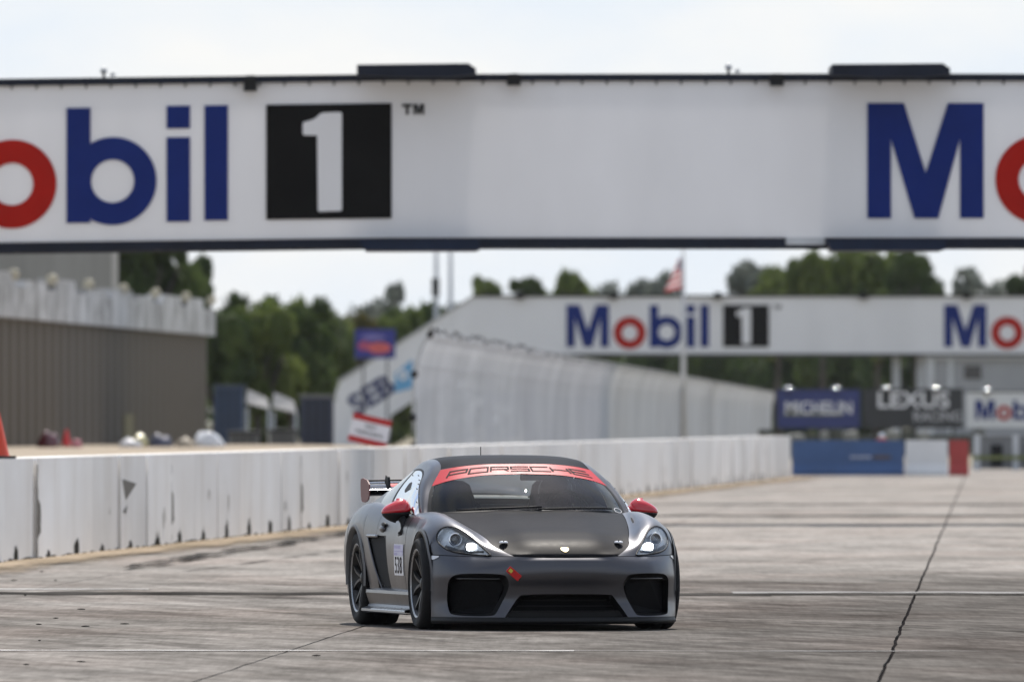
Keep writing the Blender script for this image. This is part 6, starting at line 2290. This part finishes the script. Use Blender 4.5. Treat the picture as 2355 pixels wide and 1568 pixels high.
# ================================================================== driver
M_SUIT = mat("dark_race_suit", (0.02, 0.02, 0.024), 0.8, var=0.2, vscale=10)
M_HELM = mat("dark_helmet", (0.02, 0.02, 0.022), 0.2, coat=0.6)
drv = empty("person", (0.227, 101.5, 0.0), CAR_YAW)
tag(drv, "person in dark suit and dark helmet at the wheel behind the windscreen", "person")
def skin_body():
    J = {'pelvis': (.36, 1.42, .36, .13), 'waist': (.36, 1.48, .50, .125), 'chest': (.36, 1.52, .66, .145), 'neck': (.36, 1.53, .80, .055), 'head': (.36, 1.50, .88, .06),
         'ls': (.18, 1.50, .74, .06), 'le': (.14, 1.32, .60, .042), 'lw': (.21, 1.06, .80, .03), 'lh': (.215, 1.01, .815, .035),
         'rs': (.54, 1.50, .74, .06), 're': (.58, 1.32, .60, .042), 'rw': (.51, 1.06, .80, .03), 'rh': (.505, 1.01, .815, .035),
         'lk': (.25, .98, .48, .065), 'la': (.26, .66, .26, .045), 'lf': (.26, .58, .32, .035), 'rk': (.47, .98, .48, .065), 'ra': (.46, .66, .26, .045), 'rf': (.46, .58, .32, .035),
         'lp': (.28, 1.38, .34, .085), 'rp': (.44, 1.38, .34, .085)}
    E = [('pelvis', 'waist'), ('waist', 'chest'), ('chest', 'neck'), ('neck', 'head'), ('chest', 'ls'), ('ls', 'le'), ('le', 'lw'), ('lw', 'lh'),
         ('chest', 'rs'), ('rs', 're'), ('re', 'rw'), ('rw', 'rh'), ('pelvis', 'lp'), ('lp', 'lk'), ('lk', 'la'), ('la', 'lf'), ('pelvis', 'rp'), ('rp', 'rk'), ('rk', 'ra'), ('ra', 'rf')]
    for s_, hx in (('l', .215), ('r', .505)):
        for q in range(5):
            a = q * .022 - .044
            J[f'{s_}f{q}a'] = (hx + .01 * (1 if s_ == 'l' else -1), .985, .815 + a, .010)
            J[f'{s_}f{q}b'] = (hx + .03 * (1 if s_ == 'l' else -1), .98 + .012, .812 + a, .008)
            E += [(f'{s_}h', f'{s_}f{q}a'), (f'{s_}f{q}a', f'{s_}f{q}b')]
    names = list(J)
    me = bpy.data.meshes.new("body")
    me.from_pydata([J[n][:3] for n in names], [(names.index(a), names.index(b)) for a, b in E], [])
    me.materials.append(M_SUIT)
    o = link(bpy.data.objects.new("body", me), drv)
    sk = o.modifiers.new("skin", 'SKIN')
    o.modifiers.new("sub", 'SUBSURF').levels = 1
    o.modifiers["sub"].render_levels = 1
    if not me.skin_vertices:
        return o
    for i, n in enumerate(names):
        me.skin_vertices[0].data[i].radius = (J[n][3], J[n][3])
    me.skin_vertices[0].data[names.index('pelvis')].use_root = True
    return o
skin_body()
b_ = bmesh.new(); bmesh.ops.create_uvsphere(b_, u_segments=28, v_segments=18, radius=1)
for v in b_.verts:
    v.co = Vector((.36 + v.co.x * .125, 1.46 + v.co.y * .145, .965 + v.co.z * .135 + (-.02 if v.co.y < -.5 and v.co.z < -.2 else 0)))
bm_obj("helmet", b_, M_HELM, drv, True)
G = np.array([[(.36 + .128 * math.sin(a) * math.cos(e), 1.46 - .150 * math.cos(a) * math.cos(e), .97 + .138 * math.sin(e)) for a in np.linspace(-1.2, 1.2, 15)] for e in np.linspace(-.15, .42, 6)])
bm_obj("visor", grid_bm(G), M_BLACKGLOSS, drv, True)
